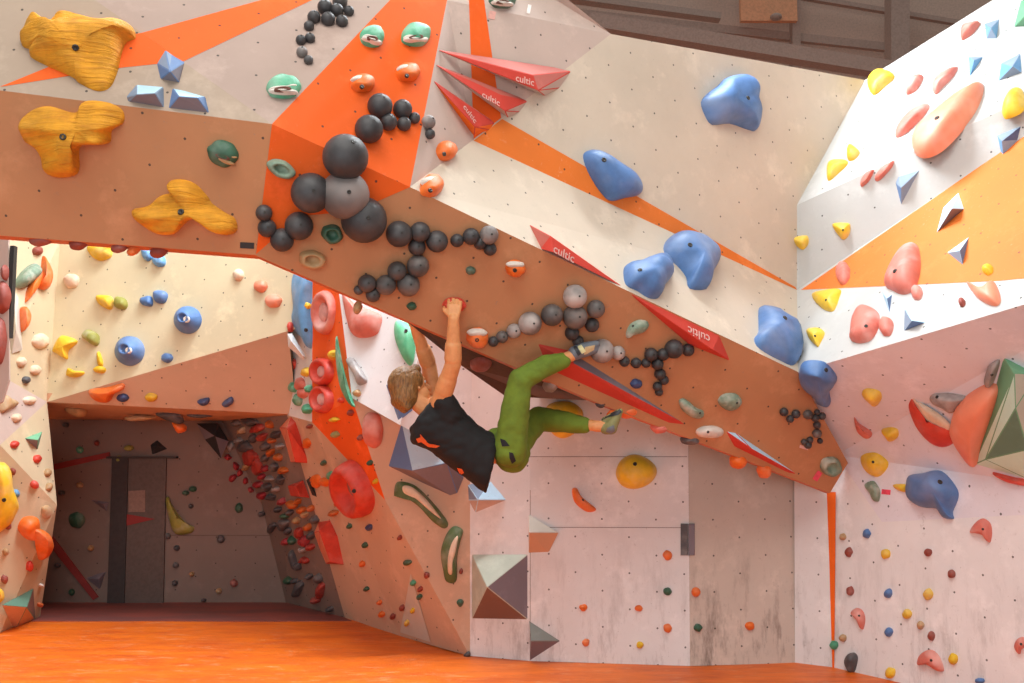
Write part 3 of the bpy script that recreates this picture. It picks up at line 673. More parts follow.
# holds hanging from the lip and underside
LIPN = (-0.1, -0.75, -0.65)
def lip(label, x, y, rx, ry, mat, name='underside_hold', h=0.05, dY=0.06, rot=0.0):
    # depth of the lip just above the hold
    yy = y
    while yy > 0 and not ((hit(x, yy) or (0, 0, ''))[2] == 'wall_arch'): yy -= 1
    Y = hit(x, yy)[0].y+dY
    o = hold(name, label, el(x, y, rx, ry, rot), h, mat, group='holds under the arch lip', Y=Y, nrm=LIPN, lump=0.05, sink=0.0)
    # the hold has a back that reaches into the lip
    return o
for a in (('dark red dome under the left lip of the arch, leftmost of the row', 42, 239, 12, 6, RDP), ('dark red dome under the left lip, second from the left', 79, 243, 9, 6, RDP),
          ('dark red dome under the left lip, third from the left', 120, 246, 8.5, 5.5, RDP), ('bright orange dome peeking under the left lip between two dark ones', 134, 250, 6, 4, ORG),
          ('dark red dome under the left lip, rightmost of the row', 159, 251, 9, 6, RDP), ('brown knob on the lip beside the pink pad left of the climber', 358, 307, 4.5, 6, TAN),
          ('dark knob under the lip above the left ankle of the climber', 601, 402, 6, 4, GRD), ('orange jug under the lip, above the left shoe of the climber', 626, 411, 12, 6.5, ORG),
          ('orange jug toe-hooked by the left shoe of the climber', 612, 418, 6, 8, ORG), ('pale pink knob under the lip, right of the orange jug', 659, 427, 9, 5, RDC),
          ('dark double knob under the lip, in line with the wall joint', 690, 439, 10, 4.5, GRD), ('red orange knob under the lip near the right end, left of two', 738, 461, 9, 6.5, ORG), ('red orange knob under the lip near the right end, right of two', 764, 470, 7.5, 7.5, ORG)):
    lip(*a)
hold('underside_hold', 'dark oval hold under the arch between the arms and knee of the climber', el(481, 363, 11, 6), 0.05, RDP, group='holds under the arch lip')
hold('underside_hold', 'grey hold on the underside behind the right knee of the climber', el(551, 384, 8, 5), 0.05, GRY, group='holds under the arch lip')
# blue macros
BN = dict(lump=0.12, lfreq=1.7)
def macro(label, pts, h, pk=None, b=None): hold('blob_hold', label, pts, h, BL, group='large blue blob holds', pk=pk, bolts=b, prof=DOME, **BN)
macro('big smooth blue blob hold near the wall top, highest of all blue ones', cz(512,0,4,755,410,770,460,800,500,870,495,945,520,975,520,990,450,970,400,975,350,945,310,900,300,850,315,820,345,780,375), 0.16, (733,100), [(748,98)])
macro('dark blue blob hold crossing the thin orange stripe', [(583,155),(590,150),(600,152),(618,163),(633,173),(640,185),(638,195),(625,198),(610,201),(600,192),(592,180),(586,168)], 0.13, (617,182), [(604,160)])
macro('blue boot-shaped blob hold, right one of the pair in the middle of the wall', cz(512,171,4,605,310,620,275,660,250,700,262,760,285,805,320,812,370,785,430,770,480,700,480,690,430,660,385,620,345), 0.14, (697,256), [(690,245)])
macro('blue two-horned blob hold touching the red wedge tip', cz(512,171,4,445,400,460,375,500,372,560,345,600,345,632,380,630,430,600,470,585,508,545,508,500,480,455,455), 0.13, (654,274), [(640,270)])
macro('blue blob hold leaning on the wall corner above the band', cz(640,280,4.268,505,130,525,115,580,130,620,170,655,200,660,260,675,310,670,350,645,365,600,345,550,320,500,285,487,250,505,220), 0.13, (778,328), [(785,318)])
macro('blue blob hold with a tail at the edge of the band', cz(640,280,4.268,680,390,700,350,760,345,800,360,835,400,840,430,810,470,815,520,800,535,770,520,750,485,700,440), 0.12, (818,373), [(826,370)])
macro('blue blob hold with a chalked top on the rose part of the right wall', [(908,484),(911,475),(923,473),(938,470),(948,476),(958,490),(958,500),(953,512),(954,519),(945,518),(938,509),(923,507),(909,497)], 0.13, (935,488), [(940,482)])
# ------------------------------------------------------------------ right wall
V_GGR = wallmat('ash_grey_plywood', (0.24, 0.24, 0.21), 0.6, dots=False)
V_BRN = wallmat('dark_brown_plywood', (0.22, 0.12, 0.09), 0.4, dots=False)
def pad(label, pts, m=RDC, h=0.06, group='red pads on the right wall', **k): return hold('pad_hold', label, pts, h, m, group=group, **k)
pad('small red pad second left in the upper row of the white slope', cz(768,0,4,555,380,565,345,590,310,620,305,615,330,590,365))
pad('red leaf-shaped pad above the giant salmon one', cz(768,0,4,660,345,680,310,720,285,760,270,740,310,700,350,675,378,662,370))
pad('red oval pad directly left of the giant salmon one', cz(768,0,4,512,550,520,510,560,460,610,425,645,420,635,450,590,500,545,540))
pad('giant elongated salmon pad on the white slope of the right wall', cz(768,0,4,580,570,600,530,680,460,780,380,840,345,862,340,860,380,830,450,770,530,700,600,640,630,600,625,582,600), ORC, 0.14, bolts=[(937,118)])
pad('small red pad at the wall top edge beside the blue pyramid', cz(768,0,4,775,160,780,110,830,95,850,95,825,130,800,150))
pad('pink pad, left one of the two under the yellow pair', cz(840,130,8.533,180,485,180,430,220,370,270,340,290,350,260,420,220,465), h=0.04)
pad('pink pad, right one of the two under the yellow pair', cz(840,130,8.533,300,430,310,380,370,310,430,275,460,265,450,310,400,370,340,430), h=0.04)
pad('big red teardrop pad low in the orange triangle', cz(768,171,4,472,460,490,400,530,330,570,295,600,300,612,360,605,430,580,480,540,495,500,480), h=0.10, bolts=[(895,271)])
pad('small red pad under the teardrop at the orange triangle edge', el(917.5,293,5.5,7.5), h=0.04)
pad('pink rounded pad near the left tip of the orange triangle', el(843.5,273.5,7,11.5), h=0.05)
pad('pink chalked pad with a red lower half above the rose wall', cz(768,171,4,335,660,345,590,380,540,440,565,445,620,415,675,370,690,335,680), h=0.08, bolts=[(866,326)])
pad('small round pink pad right of the chalked one', el(887,327,7,9.5), h=0.05)
pad('red crescent pad with a chalked hollow at the right under the orange triangle', cz(768,171,4,797,450,830,470,870,470,905,445,930,500,925,535,895,540,840,510), ORC, h=0.06)
pad('tiny dark red knob between the white strip pads', el(962.5,303,3.2,4.5), RDP, 0.03)
hold('wedge_hold', 'yellow hold on the wall top corner beside the hall wall', cz(768,0,4,400,330,430,290,465,283,500,295,505,315,470,345,430,380,410,370), 0.08, YB, group='yellow holds on the right wall')
def yel(label, pts, h=0.06, m=YB, **k): return hold('wedge_hold', label, pts, h, m, group='yellow holds on the right wall', prof=STEEP, **k)
yel('small yellow hold, upper right of the touching pair near the wall corner', cz(768,0,4,318,600,330,578,350,590,368,612,345,640,320,640))
yel('yellow hold, lower left of the touching pair near the wall corner', [(828,164),(834,160),(845,160),(848,164),(838,174),(829,181),(827,175)])
yel('yellow hold at the right edge of the photo above the dark blue pyramid', cz(768,0,4,940,430,960,380,990,353,1020,365,1023,440,960,475,940,465), 0.08)
yel('yellow wedge on grey wall above the left tip of the orange triangle', cz(768,171,4,258,212,320,208,330,225,325,255,305,275,285,262), bolts=[(843,230)])
yel('yellow wedge sitting exactly on the wall corner', cz(768,171,4,100,270,155,258,162,290,140,315,115,300), ctr=(806,243))
yel('larger yellow wedge just under the left tip of the orange triangle', cz(768,171,4,178,490,285,472,285,510,260,562,210,545), bolts=[(826,300)])
yel('yellow wedge under the larger one, above the blue tailed blob', [(807,330),(818,328),(825,333),(821,342),(818,347),(813,343),(809,338)], bolts=[(815,336)])
yel('round yellow knob at the lower right of the orange triangle', el(988,270,5.5,5.5), 0.04)
yel('yellow ledge hold with a white top, highest on the rose wall', cz(768,342,4,375,205,395,185,445,195,455,225,430,255,400,235))
yel('small yellow wedge in the middle of the rose wall column', cz(768,342,4,455,350,490,340,520,350,520,380,490,397,470,375))
yel('largest yellow wedge of the rose wall, above the grey green hold', cz(768,342,4,372,475,385,445,440,428,475,460,480,500,440,540,395,520), 0.08, bolts=[(873,462)])
yel('small yellow hold touching the chalk-topped blue blob', cz(768,342,4,502,570,555,570,550,600,515,590), 0.04)
hold('twin_hold', 'grey green knobbly hold beside the pink tape', cz(768,342,4,388,570,420,555,440,575,450,600,445,635,425,635,410,605), 0.05, GNC, lump=0.12)
o = hold('crescent_hold', 'big red crescent hold with a chalked hollow on the rose wall', cz(768,342,4,562,185,580,210,600,260,640,320,700,345,740,345,745,400,700,420,650,400,600,345,570,280,558,220), 0.05, RD, n=56)
blob('chalked_hollow', cz(768,342,4,568,200,600,235,650,265,700,300,732,335,728,355,690,352,640,340,600,290,578,245), 0.03, CRM, o, lift=0.015, n=48)
hold('crescent_hold', 'small pink crescent hold on the rose wall', cz(768,342,4,345,300,365,325,410,355,415,375,390,382,355,350), 0.04, RDC)
hold('pinch_hold', 'grey pinch hold with a blue underside left of the salmon sphere', cz(768,342,4,650,215,680,200,790,215,780,240,740,280,700,260,660,240), 0.06, GRY, bolts=[(937,397)])
hold('pinch_hold', 'grey chalked hold peeking out behind the green volume top', cz(768,342,4,872,130,890,85,930,65,915,130,890,185,870,165), 0.06, GRY, bolts=[(992,375)])
pad('big round salmon hold partly hidden by the green volume', cz(768,342,4,735,330,760,250,820,195,890,165,930,200,860,400,830,495,770,430,738,370), ORC, 0.13)
pad('red pad peeking out under the green volume', cz(768,342,4,900,520,985,540,1024,548,1040,570,985,560,940,545), RD, 0.05)
volume('faceted_volume', 'large green and pale green faceted volume at the right edge', vz(768,342,4, 940,60,0, 985,125,.10, 822,492,0, 990,265,.13, 1040,430,.08, 1060,560,0, 1075,130,0, 870,470,.03, 1100,400,0),
  [((0,1,2),0),((1,7,2),1),((1,3,7),1),((3,4,7),2),((7,4,5),1),((7,5,2),1),((1,6,3),3),((3,6,4),3),((4,6,8),3),((4,8,5),1),((0,6,1),0)], [V_GRN, V_PGR, V_DGR, V_OLV], group='plywood volumes', ctr=(1000,420))
def pyr(label, verts, faces, mats, **k): volume('pyramid_hold', label, verts, faces, mats, 'climbing hold', 'blue grey pyramids on the right wall', bev=0.002, **k)
T4 = [((0,1,4),0),((1,2,4),1),((2,3,4),0),((3,0,4),2)]; T3 = [((0,1,3),0),((1,2,3),1),((2,0,3),2)]
MB3 = [BLL, V_BLG, BLD]; MG3 = [GRY, V_BLG, BLD]
pyr('light blue square pyramid beside the red pad at the wall top', vz(768,0,4, 865,92,0, 925,73,0, 915,155,0, 873,155,0, 893,112,.07), T4, [V_BLG, BLL, BLL])
pyr('small light blue pyramid pointing down, left of the larger one', vz(768,0,4, 800,225,0, 862,225,0, 805,310,0, 825,240,.05), T3, [V_BLG, BLL, BLL])
pyr('light blue pyramid with a grey top at the right, above the yellow hold', vz(768,0,4, 930,250,0, 1010,210,0, 1015,290,0, 918,325,0, 978,265,.07), T4, [V_BLG, BLL, BLL])
pyr('dark blue pyramid crossing the upper edge of the orange triangle', vz(768,0,4, 915,540,0, 1015,500,0, 1000,560,0, 945,668,0, 935,565,.07), T4, [V_BLG, BLD, BLL])
pyr('blue grey pyramid pointing down above the orange triangle', vz(768,171,4, 508,45,0, 520,20,0, 610,-8,0, 532,138,0, 532,68,.06), T4, [V_BLG, V_BLG, V_BLU])
pyr('grey pyramid with a brown shaded lower face inside the orange triangle', vz(768,171,4, 670,250,0, 698,145,0, 762,82,0, 785,150,0, 735,150,.09), [((0,1,4),0),((1,2,4),0),((2,3,4),0),((3,0,4),1)], [V_LBL, V_GRY])
pyr('blue grey pyramid with its tip down in the lower orange triangle', vz(768,171,4, 712,325,0, 805,258,0, 778,378,0, 766,318,.06), T3, [V_LBL, V_BLU, V_BLG])
pyr('slim grey spike between the red teardrop and the round pink pad', vz(768,171,4, 450,475,0, 497,490,0, 485,572,0, 475,510,.04), T3, [V_LBL, V_BLU, V_LBL])
pyr('grey pyramid pointing right on the white strip', vz(768,171,4, 543,545,0, 630,605,0, 540,640,0, 575,598,.06), T3, [V_LBL, V_BLU, V_BLG])
volume('faceted_volume', 'green volume cut off by the top right corner', vz(768,0,4, 982,107,0, 1010,0,0, 1060,-20,0, 1070,100,0, 1030,60,.12), T4, [V_GRN, V_GRN, V_GRN], group='plywood volumes', ctr=(1015,14))
# small holds low on the right wall: crop coordinates (768 + x/4, 512 + y/4)
def small(rows, x0, y0, s, group):
    for x, y, rx, ry, m, lab in rows:
        hold('small_hold', lab, el(x0+x/s, y0+y/s, rx/s, ry/s, 0, 10, 0.12), 0.035, m, group=group, lump=0.06)
small([(302,100,13,14,TAN,'small tan hold beside the orange strip top, leftmost of the upper row'),(325,160,14,19,RDP,'small dark red hold right of the orange strip, upper of two'),
 (397,87,15,19,BL,'small blue hold highest on the lower right wall'),(472,167,18,21,YE,'small yellow hold highest of the yellow ones low on the right wall'),
 (642,163,14,17,RDP,'small dark red hold right of the highest small yellow one'),(736,248,14,17,RDP,'small dark red hold at the upper middle, under the blue blob'),
 (331,315,14,19,RDP,'small dark red hold right of the orange strip, lower of two'),(483,325,16,20,BL,'small blue hold in the middle of the column, with another blue below'),
 (642,328,19,24,YE,'small yellow hold right of the middle blue one'),(558,408,19,20,YE,'small yellow hold at the centre, left of the black scuff'),
 (485,480,16,18,BL,'small blue hold low, below the other blue one'),(612,452,14,17,TAN,'small tan hold below the centre yellow one'),
 (655,495,13,19,RDP,'small dark red hold under the black scuff'),(302,503,14,15,TAN,'small tan hold above the black lump, by the strip'),
 (265,532,16,19,GN,'small green hold on the foot of the orange strip'),(490,642,20,23,YB,'small yellow hold at the bottom near the floor mat'),
 (742,588,19,23,YE,'small olive yellow hold right of the bottom red crescent'),(848,675,19,12,BL,'small blue hold cut by the bottom photo edge')],768,512,4,'small holds low on the right wall')
hold('lump_hold', 'black lumpy hold at the foot of the right wall near the mat', cz(768,512,4,308,600,320,570,345,562,360,580,355,615,345,640,325,635), 0.06, GRD, lump=0.15)
def cres(label, pts): 
    o = hold('crescent_hold', label, pts, 0.055, RDC, group='red crescents low on the right wall', n=32, bolts=[(sum(p[0] for p in pts)/len(pts), sum(p[1] for p in pts)/len(pts)-1)])
cres('red crescent hold under the chalk-topped blue blob, highest of the low ones', cz(768,512,4,810,80,830,45,860,25,890,45,897,85,888,122,865,95,835,85))
cres('small narrow red crescent hold near the orange strip', cz(768,512,4,335,400,355,383,380,395,390,430,380,470,365,440,345,415))
cres('wide red crescent hold at the bottom of the right wall', cz(768,512,4,600,610,610,570,650,550,685,575,705,632,680,635,640,610))
cres('red crescent hold cut by the right photo edge', cz(768,512,4,990,540,1000,508,1023,500,1035,530,1015,550,1008,568))
# orange strip of the right corner
bm = bmesh.new(); pr = [(827,492),(836,492),(835.5,560),(834.5,668),(832.5,668),(829.5,560)]
aa = []
for x, y in pr:
    p = on(PRL, x, y) if x > 831.9 else on(PR0, x, y); aa.append(bm.verts.new(p+Vector((-0.003, -0.004, 0))))
bm.faces.new(aa); bmesh.ops.recalc_face_normals(bm, faces=bm.faces)
o = link('trim_corner', bm, P_OR, smooth=False); o['kind'] = 'structure'
# ------------------------------------------------------------------ main wall under the arch
small([(622,172,18,20,ORG,'small orange hold highest on the main wall, left of the dark plate'),(622,318,18,16,GND,'small dark green hold left of the wall joint'),
 (735,318,18,20,ORG,'small orange hold just right of the wall joint'),(285,382,16,14,ORG,'small orange hold upper left, right of the framed pyramid'),
 (507,385,16,12,ORG,'small flat orange hold in the middle of the main wall'),(622,464,17,18,ORG,'small orange hold below the dark green one left of the joint'),
 (743,462,18,16,GND,'small dark green hold right of the wall joint'),(950,455,18,18,ORG,'small orange grey hold rightmost on the worn wall section'),
 (295,522,16,16,ORG,'small orange hold lower left, beside the striped bottom triangle'),(512,531,15,14,YE,'small yellow hold lowest on the main wall')],512,512,4,'small holds on the main wall')
dome = dict(cat='climbing hold', group='yellow domes on the main wall')
hold('dome_hold', 'yellow dome hold with a chalked top below the arch lip', cz(512,342,4,415,530,430,480,470,452,520,455,570,490,578,530,545,570,490,588,440,575), 0.13, YB, bolts=[(635,464)], **dome)
hold('dome_hold', 'yellow dome hold behind the left leg of the climber', cz(512,342,4,135,265,170,240,230,238,275,265,285,300,270,350,210,385,165,370,140,320), 0.13, YB, **dome)
hold('ridge_hold', 'orange ridged hold slanting down left of the yellow dome', cz(512,342,4,240,590,260,585,280,620,335,665,320,680,290,675,250,640), 0.05, ORG, bolts=[(583,500)])
# dark plate across the joint
for lab, x0, x1, m in (('dark grey plate left of the wall joint', 680.5, 688, GRD), ('grey plate right of the wall joint', 688.3, 695, V_GRY)):
    volume('joint_plate', lab, [(x0,523.5,0),(x1,523.5,0),(x1,555.5,0),(x0,555.5,0),(x0+.5,524,.02),(x1-.5,524,.02),(x1-.5,555,.02),(x0+.5,555,.02)],
      [((4,5,6,7),0),((0,1,5,4),0),((1,2,6,5),0),((2,3,7,6),0),((3,0,4,7),0)], [m], 'plate', 'joint plates', bev=0)
def vol(label, verts, faces, mats, name='pyramid_volume', **k): return volume(name, label, verts, faces, mats, 'wall volume', 'plywood volumes', **k)
vol('small pale blue pyramid volume under the hem of the black shirt', [(467,484,0),(491,481,0),(507,500,0),(475,513,0),(468,500,0),(478,500,.10)], [((0,1,5),1),((1,2,5),0),((2,3,5),2),((3,4,5),2),((4,0,5),1)], [V_LBL, V_BLG, P_PINK], ctr=(500,490))  # rose lower faces paint the shaded underside
vol('square framed pyramid volume low on the main wall', [(471.5,554,0),(528,554,0),(528,620,0),(471.5,619,0),(487,587,.20)], [((0,1,4),0),((1,2,4),1),((2,3,4),2),((3,0,4),0)], [V_OLV, V_GRY, V_BRN], ctr=(500,587))  # brown bottom face paints the orange light coming off the floor
vol('triangular volume with a cream top above the framed pyramid', [(528.5,514,0),(549,553,0),(528.5,553.5,0),(529,532.5,.10),(559,532.5,.04)], [((0,3,4),0),((3,2,1,4),1),((0,2,3),1),((0,4,1),0)], [P_CREAM, P_BAND], ctr=(540,535))  # top painted as lit, lower face painted with orange floor bounce
vol('dark triangular volume at the foot of the main wall', [(529,620.5,0),(561,641,0),(530,661,0),(531,641,.12)], [((0,1,3),0),((1,2,3),1)], [V_GGR, V_GRY], ctr=(540,641))
vol('large blue pyramid volume behind the back of the climber', [(401,423,0),(440,428,0),(466,480,0),(460,502,0),(388,466,0),(412,471,.15),(447,463,.14)], [((4,0,5),0),((0,1,6,5),1),((1,2,6),1),((2,3,6),2),((3,4,5,6),2)], [V_BLU, V_LBL, V_GRY], ctr=(425,470))
vol('small blue pyramid volume behind the head of the climber', [(385,384,0),(399,383,0),(413,410,0),(398,422,0),(396,392,.06)], [((0,1,4),0),((1,2,4),0),((2,3,4),1),((3,0,4),1)], [V_BLG, V_BLU], ctr=(399,400))
def handle(label, pts, inner):
    o = hold('handle_hold', label, pts, 0.07, holdmat('olive_green_resin', (0.10, 0.15, 0.05), 0.6, 0.2), cat='climbing hold', group='long green loop holds', n=56)
    blob('hollow', inner, 0.03, CRM, o, lift=0.055, n=40)
handle('long green loop hold slanting down right, upper of two', [(394,494),(396.2,482.2),(405.6,481.7),(417.3,486.9),(433.7,503.3),(447.8,522),(444.3,528.6),(433.7,522),(422,509),(408,498.6),(396.2,496.2)], [(403,486),(412,487),(424,497),(435,510),(441,519),(430,511),(415,498),(404,493)])
handle('bent green loop hold standing upright, lower of two', [(440.8,552.5),(445.5,536),(453.7,526.2),(463,530.2),(460.7,540.8),(457.2,557),(456.5,580.6),(446.6,581.8),(443,569)], [(452,542),(458,536),(456,550),(453,562),(452,574),(448,572),(448,556)])
# prow
small([(127,372,13,14,BLD,'small dark blue hold on the brown prow facet'),(110,447,11,12,GND,'small dark green hold just under the dark blue one'),(258,415,8,11,RDP,'small red chip on the prow edge line'),
 (290,522,17,12,GND,'small green double hold on the prow edge above the lit sliver'),(370,577,13,15,RDP,'small dark red hold right of the lit sliver'),(315,608,10,13,GN,'small green hold at the top of the lit sliver'),
 (345,635,9,12,RDP,'small red hold right edge of the lit sliver, above a green one'),(342,668,10,12,GND,'small dark green hold below the red one at the lit sliver'),(97,528,11,14,ORG,'small orange hold left of the brown prow facet'),
 (43,367,9,11,GND,'small green hold left under the big red dish'),(115,635,11,10,GND,'small green hold low on the prow'),(517,560,8,13,RDP,'small red chip beside the upright green loop')],340,440,4.267,'small holds on the prow')
small([(587,382,10,13,RDP,'small red hold left of the lit sliver'),(630,392,7,12,YE,'small yellow hold inside the lit sliver, upper'),(607,443,9,13,YE,'small yellow hold at the bottom of the lit sliver'),
 (817,362,14,16,GND,'small green hold right of the prow edge near the framed pyramid'),(497,360,9,10,ORG,'small orange hold low on the prow, upper of two'),(505,408,11,12,ORG,'small orange hold low on the prow, lower of two'),
 (550,417,9,12,RDP,'small red brown hold left of the lit sliver foot'),(848,570,10,13,GRD,'small dark chip at the foot of the prow corner')],256,512,4,'small holds on the prow')
small([(425,225,29,14,YE,'small yellow bar hold on the orange stripe'),(430,310,26,19,OLV,'small olive hold below the yellow bar on the orange stripe'),(465,115,15,18,RD,'small red hold on the orange stripe beside the green curve'),
 (520,185,16,18,RDP,'small dark red hold at the tail of the green curve'),(575,325,13,18,RDP,'small brown hold left of the pink egg'),(630,470,14,15,GND,'small green hold on the lower end of the orange stripe'),
 (662,575,11,16,YE,'small yellow hold at the bottom tip of the orange stripe'),(555,75,25,20,TAN,'small tan hold left of the head of the climber'),(285,262,16,13,RDP,'small red hold right of the tall red wedge'),
 (268,360,22,28,ORG,'small orange knob touching the tall red wedge'),(365,470,14,16,GND,'faint green hold in the shade left of the big red dish'),(403,543,18,24,GN,'bright green hold above the big red dish'),
 (318,575,30,38,ORG,'orange round hold left of the bright green one, left of two'),(372,580,34,26,ORG,'orange round hold left of the bright green one, right of two')],260,380,5.69,'small holds around the orange stripe')
hold('egg_hold', 'pink egg-shaped hold right of the orange stripe', el(373,430,10.5,19,-0.05), 0.09, RDC, group='red holds of the prow')
def dish(label, x, y, rx, ry, rot=0, h=0.065, m=RD): 
    o = hold('dish_hold', label, el(x, y, rx, ry, rot, 20, 0.01), h, m, group='red dish holds', prof=DISH, n=60, pk=(x-rx*0.25, y-ry*0.03))
    blob('hollow', el(x-rx*0.25, y-ry*0.02, rx*0.40, ry*0.42, rot, 16, 0.01), 0.02, holdmat('pale_pink_hollow', (0.78, 0.45, 0.42), 0.6, 0.5), o, lift=h*0.22, n=32)
    return o
dish('red dish hold in the orange stripe, middle of three', 324,372,10,14)
dish('red dish hold in the orange stripe, lowest of three', 324,399.5,10,14)
dish('tall pink red dish hold at the top of the orange stripe under the lip', 326,312.6,11,22, 0, 0.065, RDC)
o = hold('dish_hold', 'big red dish hold below the orange stripe', [(341,482),(341,470),(346,461),(354,461),(363,470),(371,485),(375,500),(372,512),(363,515),(354,508),(345,496)], 0.14, RD, group='red dish holds', prof=DISH, n=60, pk=(352,487), bolts=[(354,491)])
blob('hollow', el(352.5, 487, 7, 11.5, -0.25, 20, 0.02), 0.012, holdmat('dark_chalky_hollow', (0.30, 0.11, 0.09), 0.7, 0.6, 0.1, (0.45, 0.36, 0.36)), o, lift=0.022, n=40)
hold('pinch_hold', 'grey bone-shaped hold between the orange stripe and the climber', cz(256,342,4,362,75,385,62,410,90,443,145,440,165,410,172,395,135), 0.05, GRY)
hold('pad_hold', 'big pink pad with chalked middle hanging just under the lip', [(343,292),(351,300),(356,304),(366,308.5),(381,315),(381,326),(376,335),(363.5,338),(353.5,335),(348,321)], 0.09, RDC, group='red holds of the prow')
hold('pad_hold', 'mint green pad behind the left arm of the climber', [(397,321),(411,325.5),(416,334),(413.5,362),(406.5,363),(396,339.5)], 0.07, holdmat('mint_resin', (0.12, 0.55, 0.28), 0.5, 0.5, 0.1, (0.75, 0.8, 0.72), 8), bolts=[(406,331)])
hold('rail_hold', 'thin green curved rail along the right edge of the orange stripe', [(337,336),(340,350),(345,374),(353,400),(355,407),(350,404),(342,388),(337.5,362)], 0.05, GN)
volume('faceted_hold', 'tall red faceted wedge left of the orange stripe', [(279,428,0),(291.6,414,0),(299,420,0),(304,443,0),(310.5,463.5,0),(290,462,0),(284.6,441.5,0),(287,428,.14),(295,462,.10)], [((0,1,7),1),((1,2,7),0),((2,3,4,8,7),0),((4,5,8),0),((5,6,7,8),1),((6,0,7),1)], [RD, ORC], 'climbing hold', 'faceted red cave wedges', ctr=(296,450))
volume('faceted_hold', 'red faceted wedge at the cave mouth above the shaded floor', [(313,533,0),(318,522,0),(330,520,0),(338,537,0),(344,565,0),(325,564,0),(320,553,0),(319,531,.14),(330,562,.10)], [((0,1,7),1),((1,2,7),0),((2,3,4,8,7),0),((4,5,8),0),((5,6,7,8),1),((6,0,7),1)], [RD, ORC], 'climbing hold', 'faceted red cave wedges', ctr=(326,542))
volume('faceted_hold', 'dark red box-shaped hold below the tall red wedge', [(287,486,0),(303,480,0),(309.6,498,0),(290,496,0),(296,486,.12),(300,496,.1)], [((0,1,4),0),((1,2,5,4),0),((2,3,5),0),((3,0,4,5),0)], [RD], 'climbing hold', 'faceted red cave wedges')
volume('faceted_hold', 'black flat wedge right of the dark red box hold', [(305.4,480,0),(310.4,476,0),(317,498,0),(312,496,0),(310,486,.05)], T4, [V_BLK, V_BLK, V_BLK], 'climbing hold', 'black faceted cave holds')
# pale strip between rear wall and orange stripe
hold('macro_hold', 'tall blue macro hold left of the orange stripe top', [(296,270),(311,272),(312,300),(312,347),(305,339),(294,328),(298,307)], 0.10, BLL, group=None, bolts=[(306,330)])
volume('faceted_volume', 'white slanting plank volume under the blue macro', [(287,333,0),(292,333,0),(306,357,0),(303,360,0),(288,347,0),(291,341,.08),(303,356,.06)], [((0,1,5),0),((1,2,6,5),0),((2,3,6),0),((3,4,5,6),0),((4,0,5),0)], [P_WHITE], group='plywood volumes', Y=8.42, nrm=(-0.3, -0.9, 0.2))
for x, y, rx, ry, m, lab in ((307,294,4.5,4.5,YB,'yellow flower-like knob on the blue macro, upper'),(308.5,306,4,4,YB,'yellow flower-like knob on the blue macro, lower'),
  (290.5,327,3,5,RD,'small red hold left edge of the blue macro'),(292,364,4.5,6,RD,'small red hold under the white plank'),(307.6,372,4.5,5,YB,'small yellow spike hold at the orange stripe edge, below the plank'),
  (301,384,4.5,7,RDC,'pink knob in the pale strip, upper of two'),(304,393.5,5,5.5,RDC,'pink knob in the pale strip, lower of two'),(293.7,387.6,3.4,5,GN,'green knob at the left of the pale strip'),
  (299,400,3.5,6.5,GN,'green knob in the pale strip below the pink ones'),(308,409,4,5,GN,'green knob lowest in the pale strip'),(310,389,2.5,4,GN,'tiny green knob beside the middle red dish'),
  (334,355,3.5,5,YE,'small yellow knob on the orange stripe between the dishes')):
    p, n = base_frame([(x, y)])
    if 'macro,' in lab: hold('knob_hold', lab, el(x, y, rx, ry, 0, 12, 0.15), 0.05, m, group='knobs of the pale strip', lump=0.12, Y=p.y-0.07, nrm=(-0.3, -0.95, 0))
    else: hold('knob_hold', lab, el(x, y, rx, ry, 0, 12, 0.15), 0.05, m, group='knobs of the pale strip', lump=0.12)
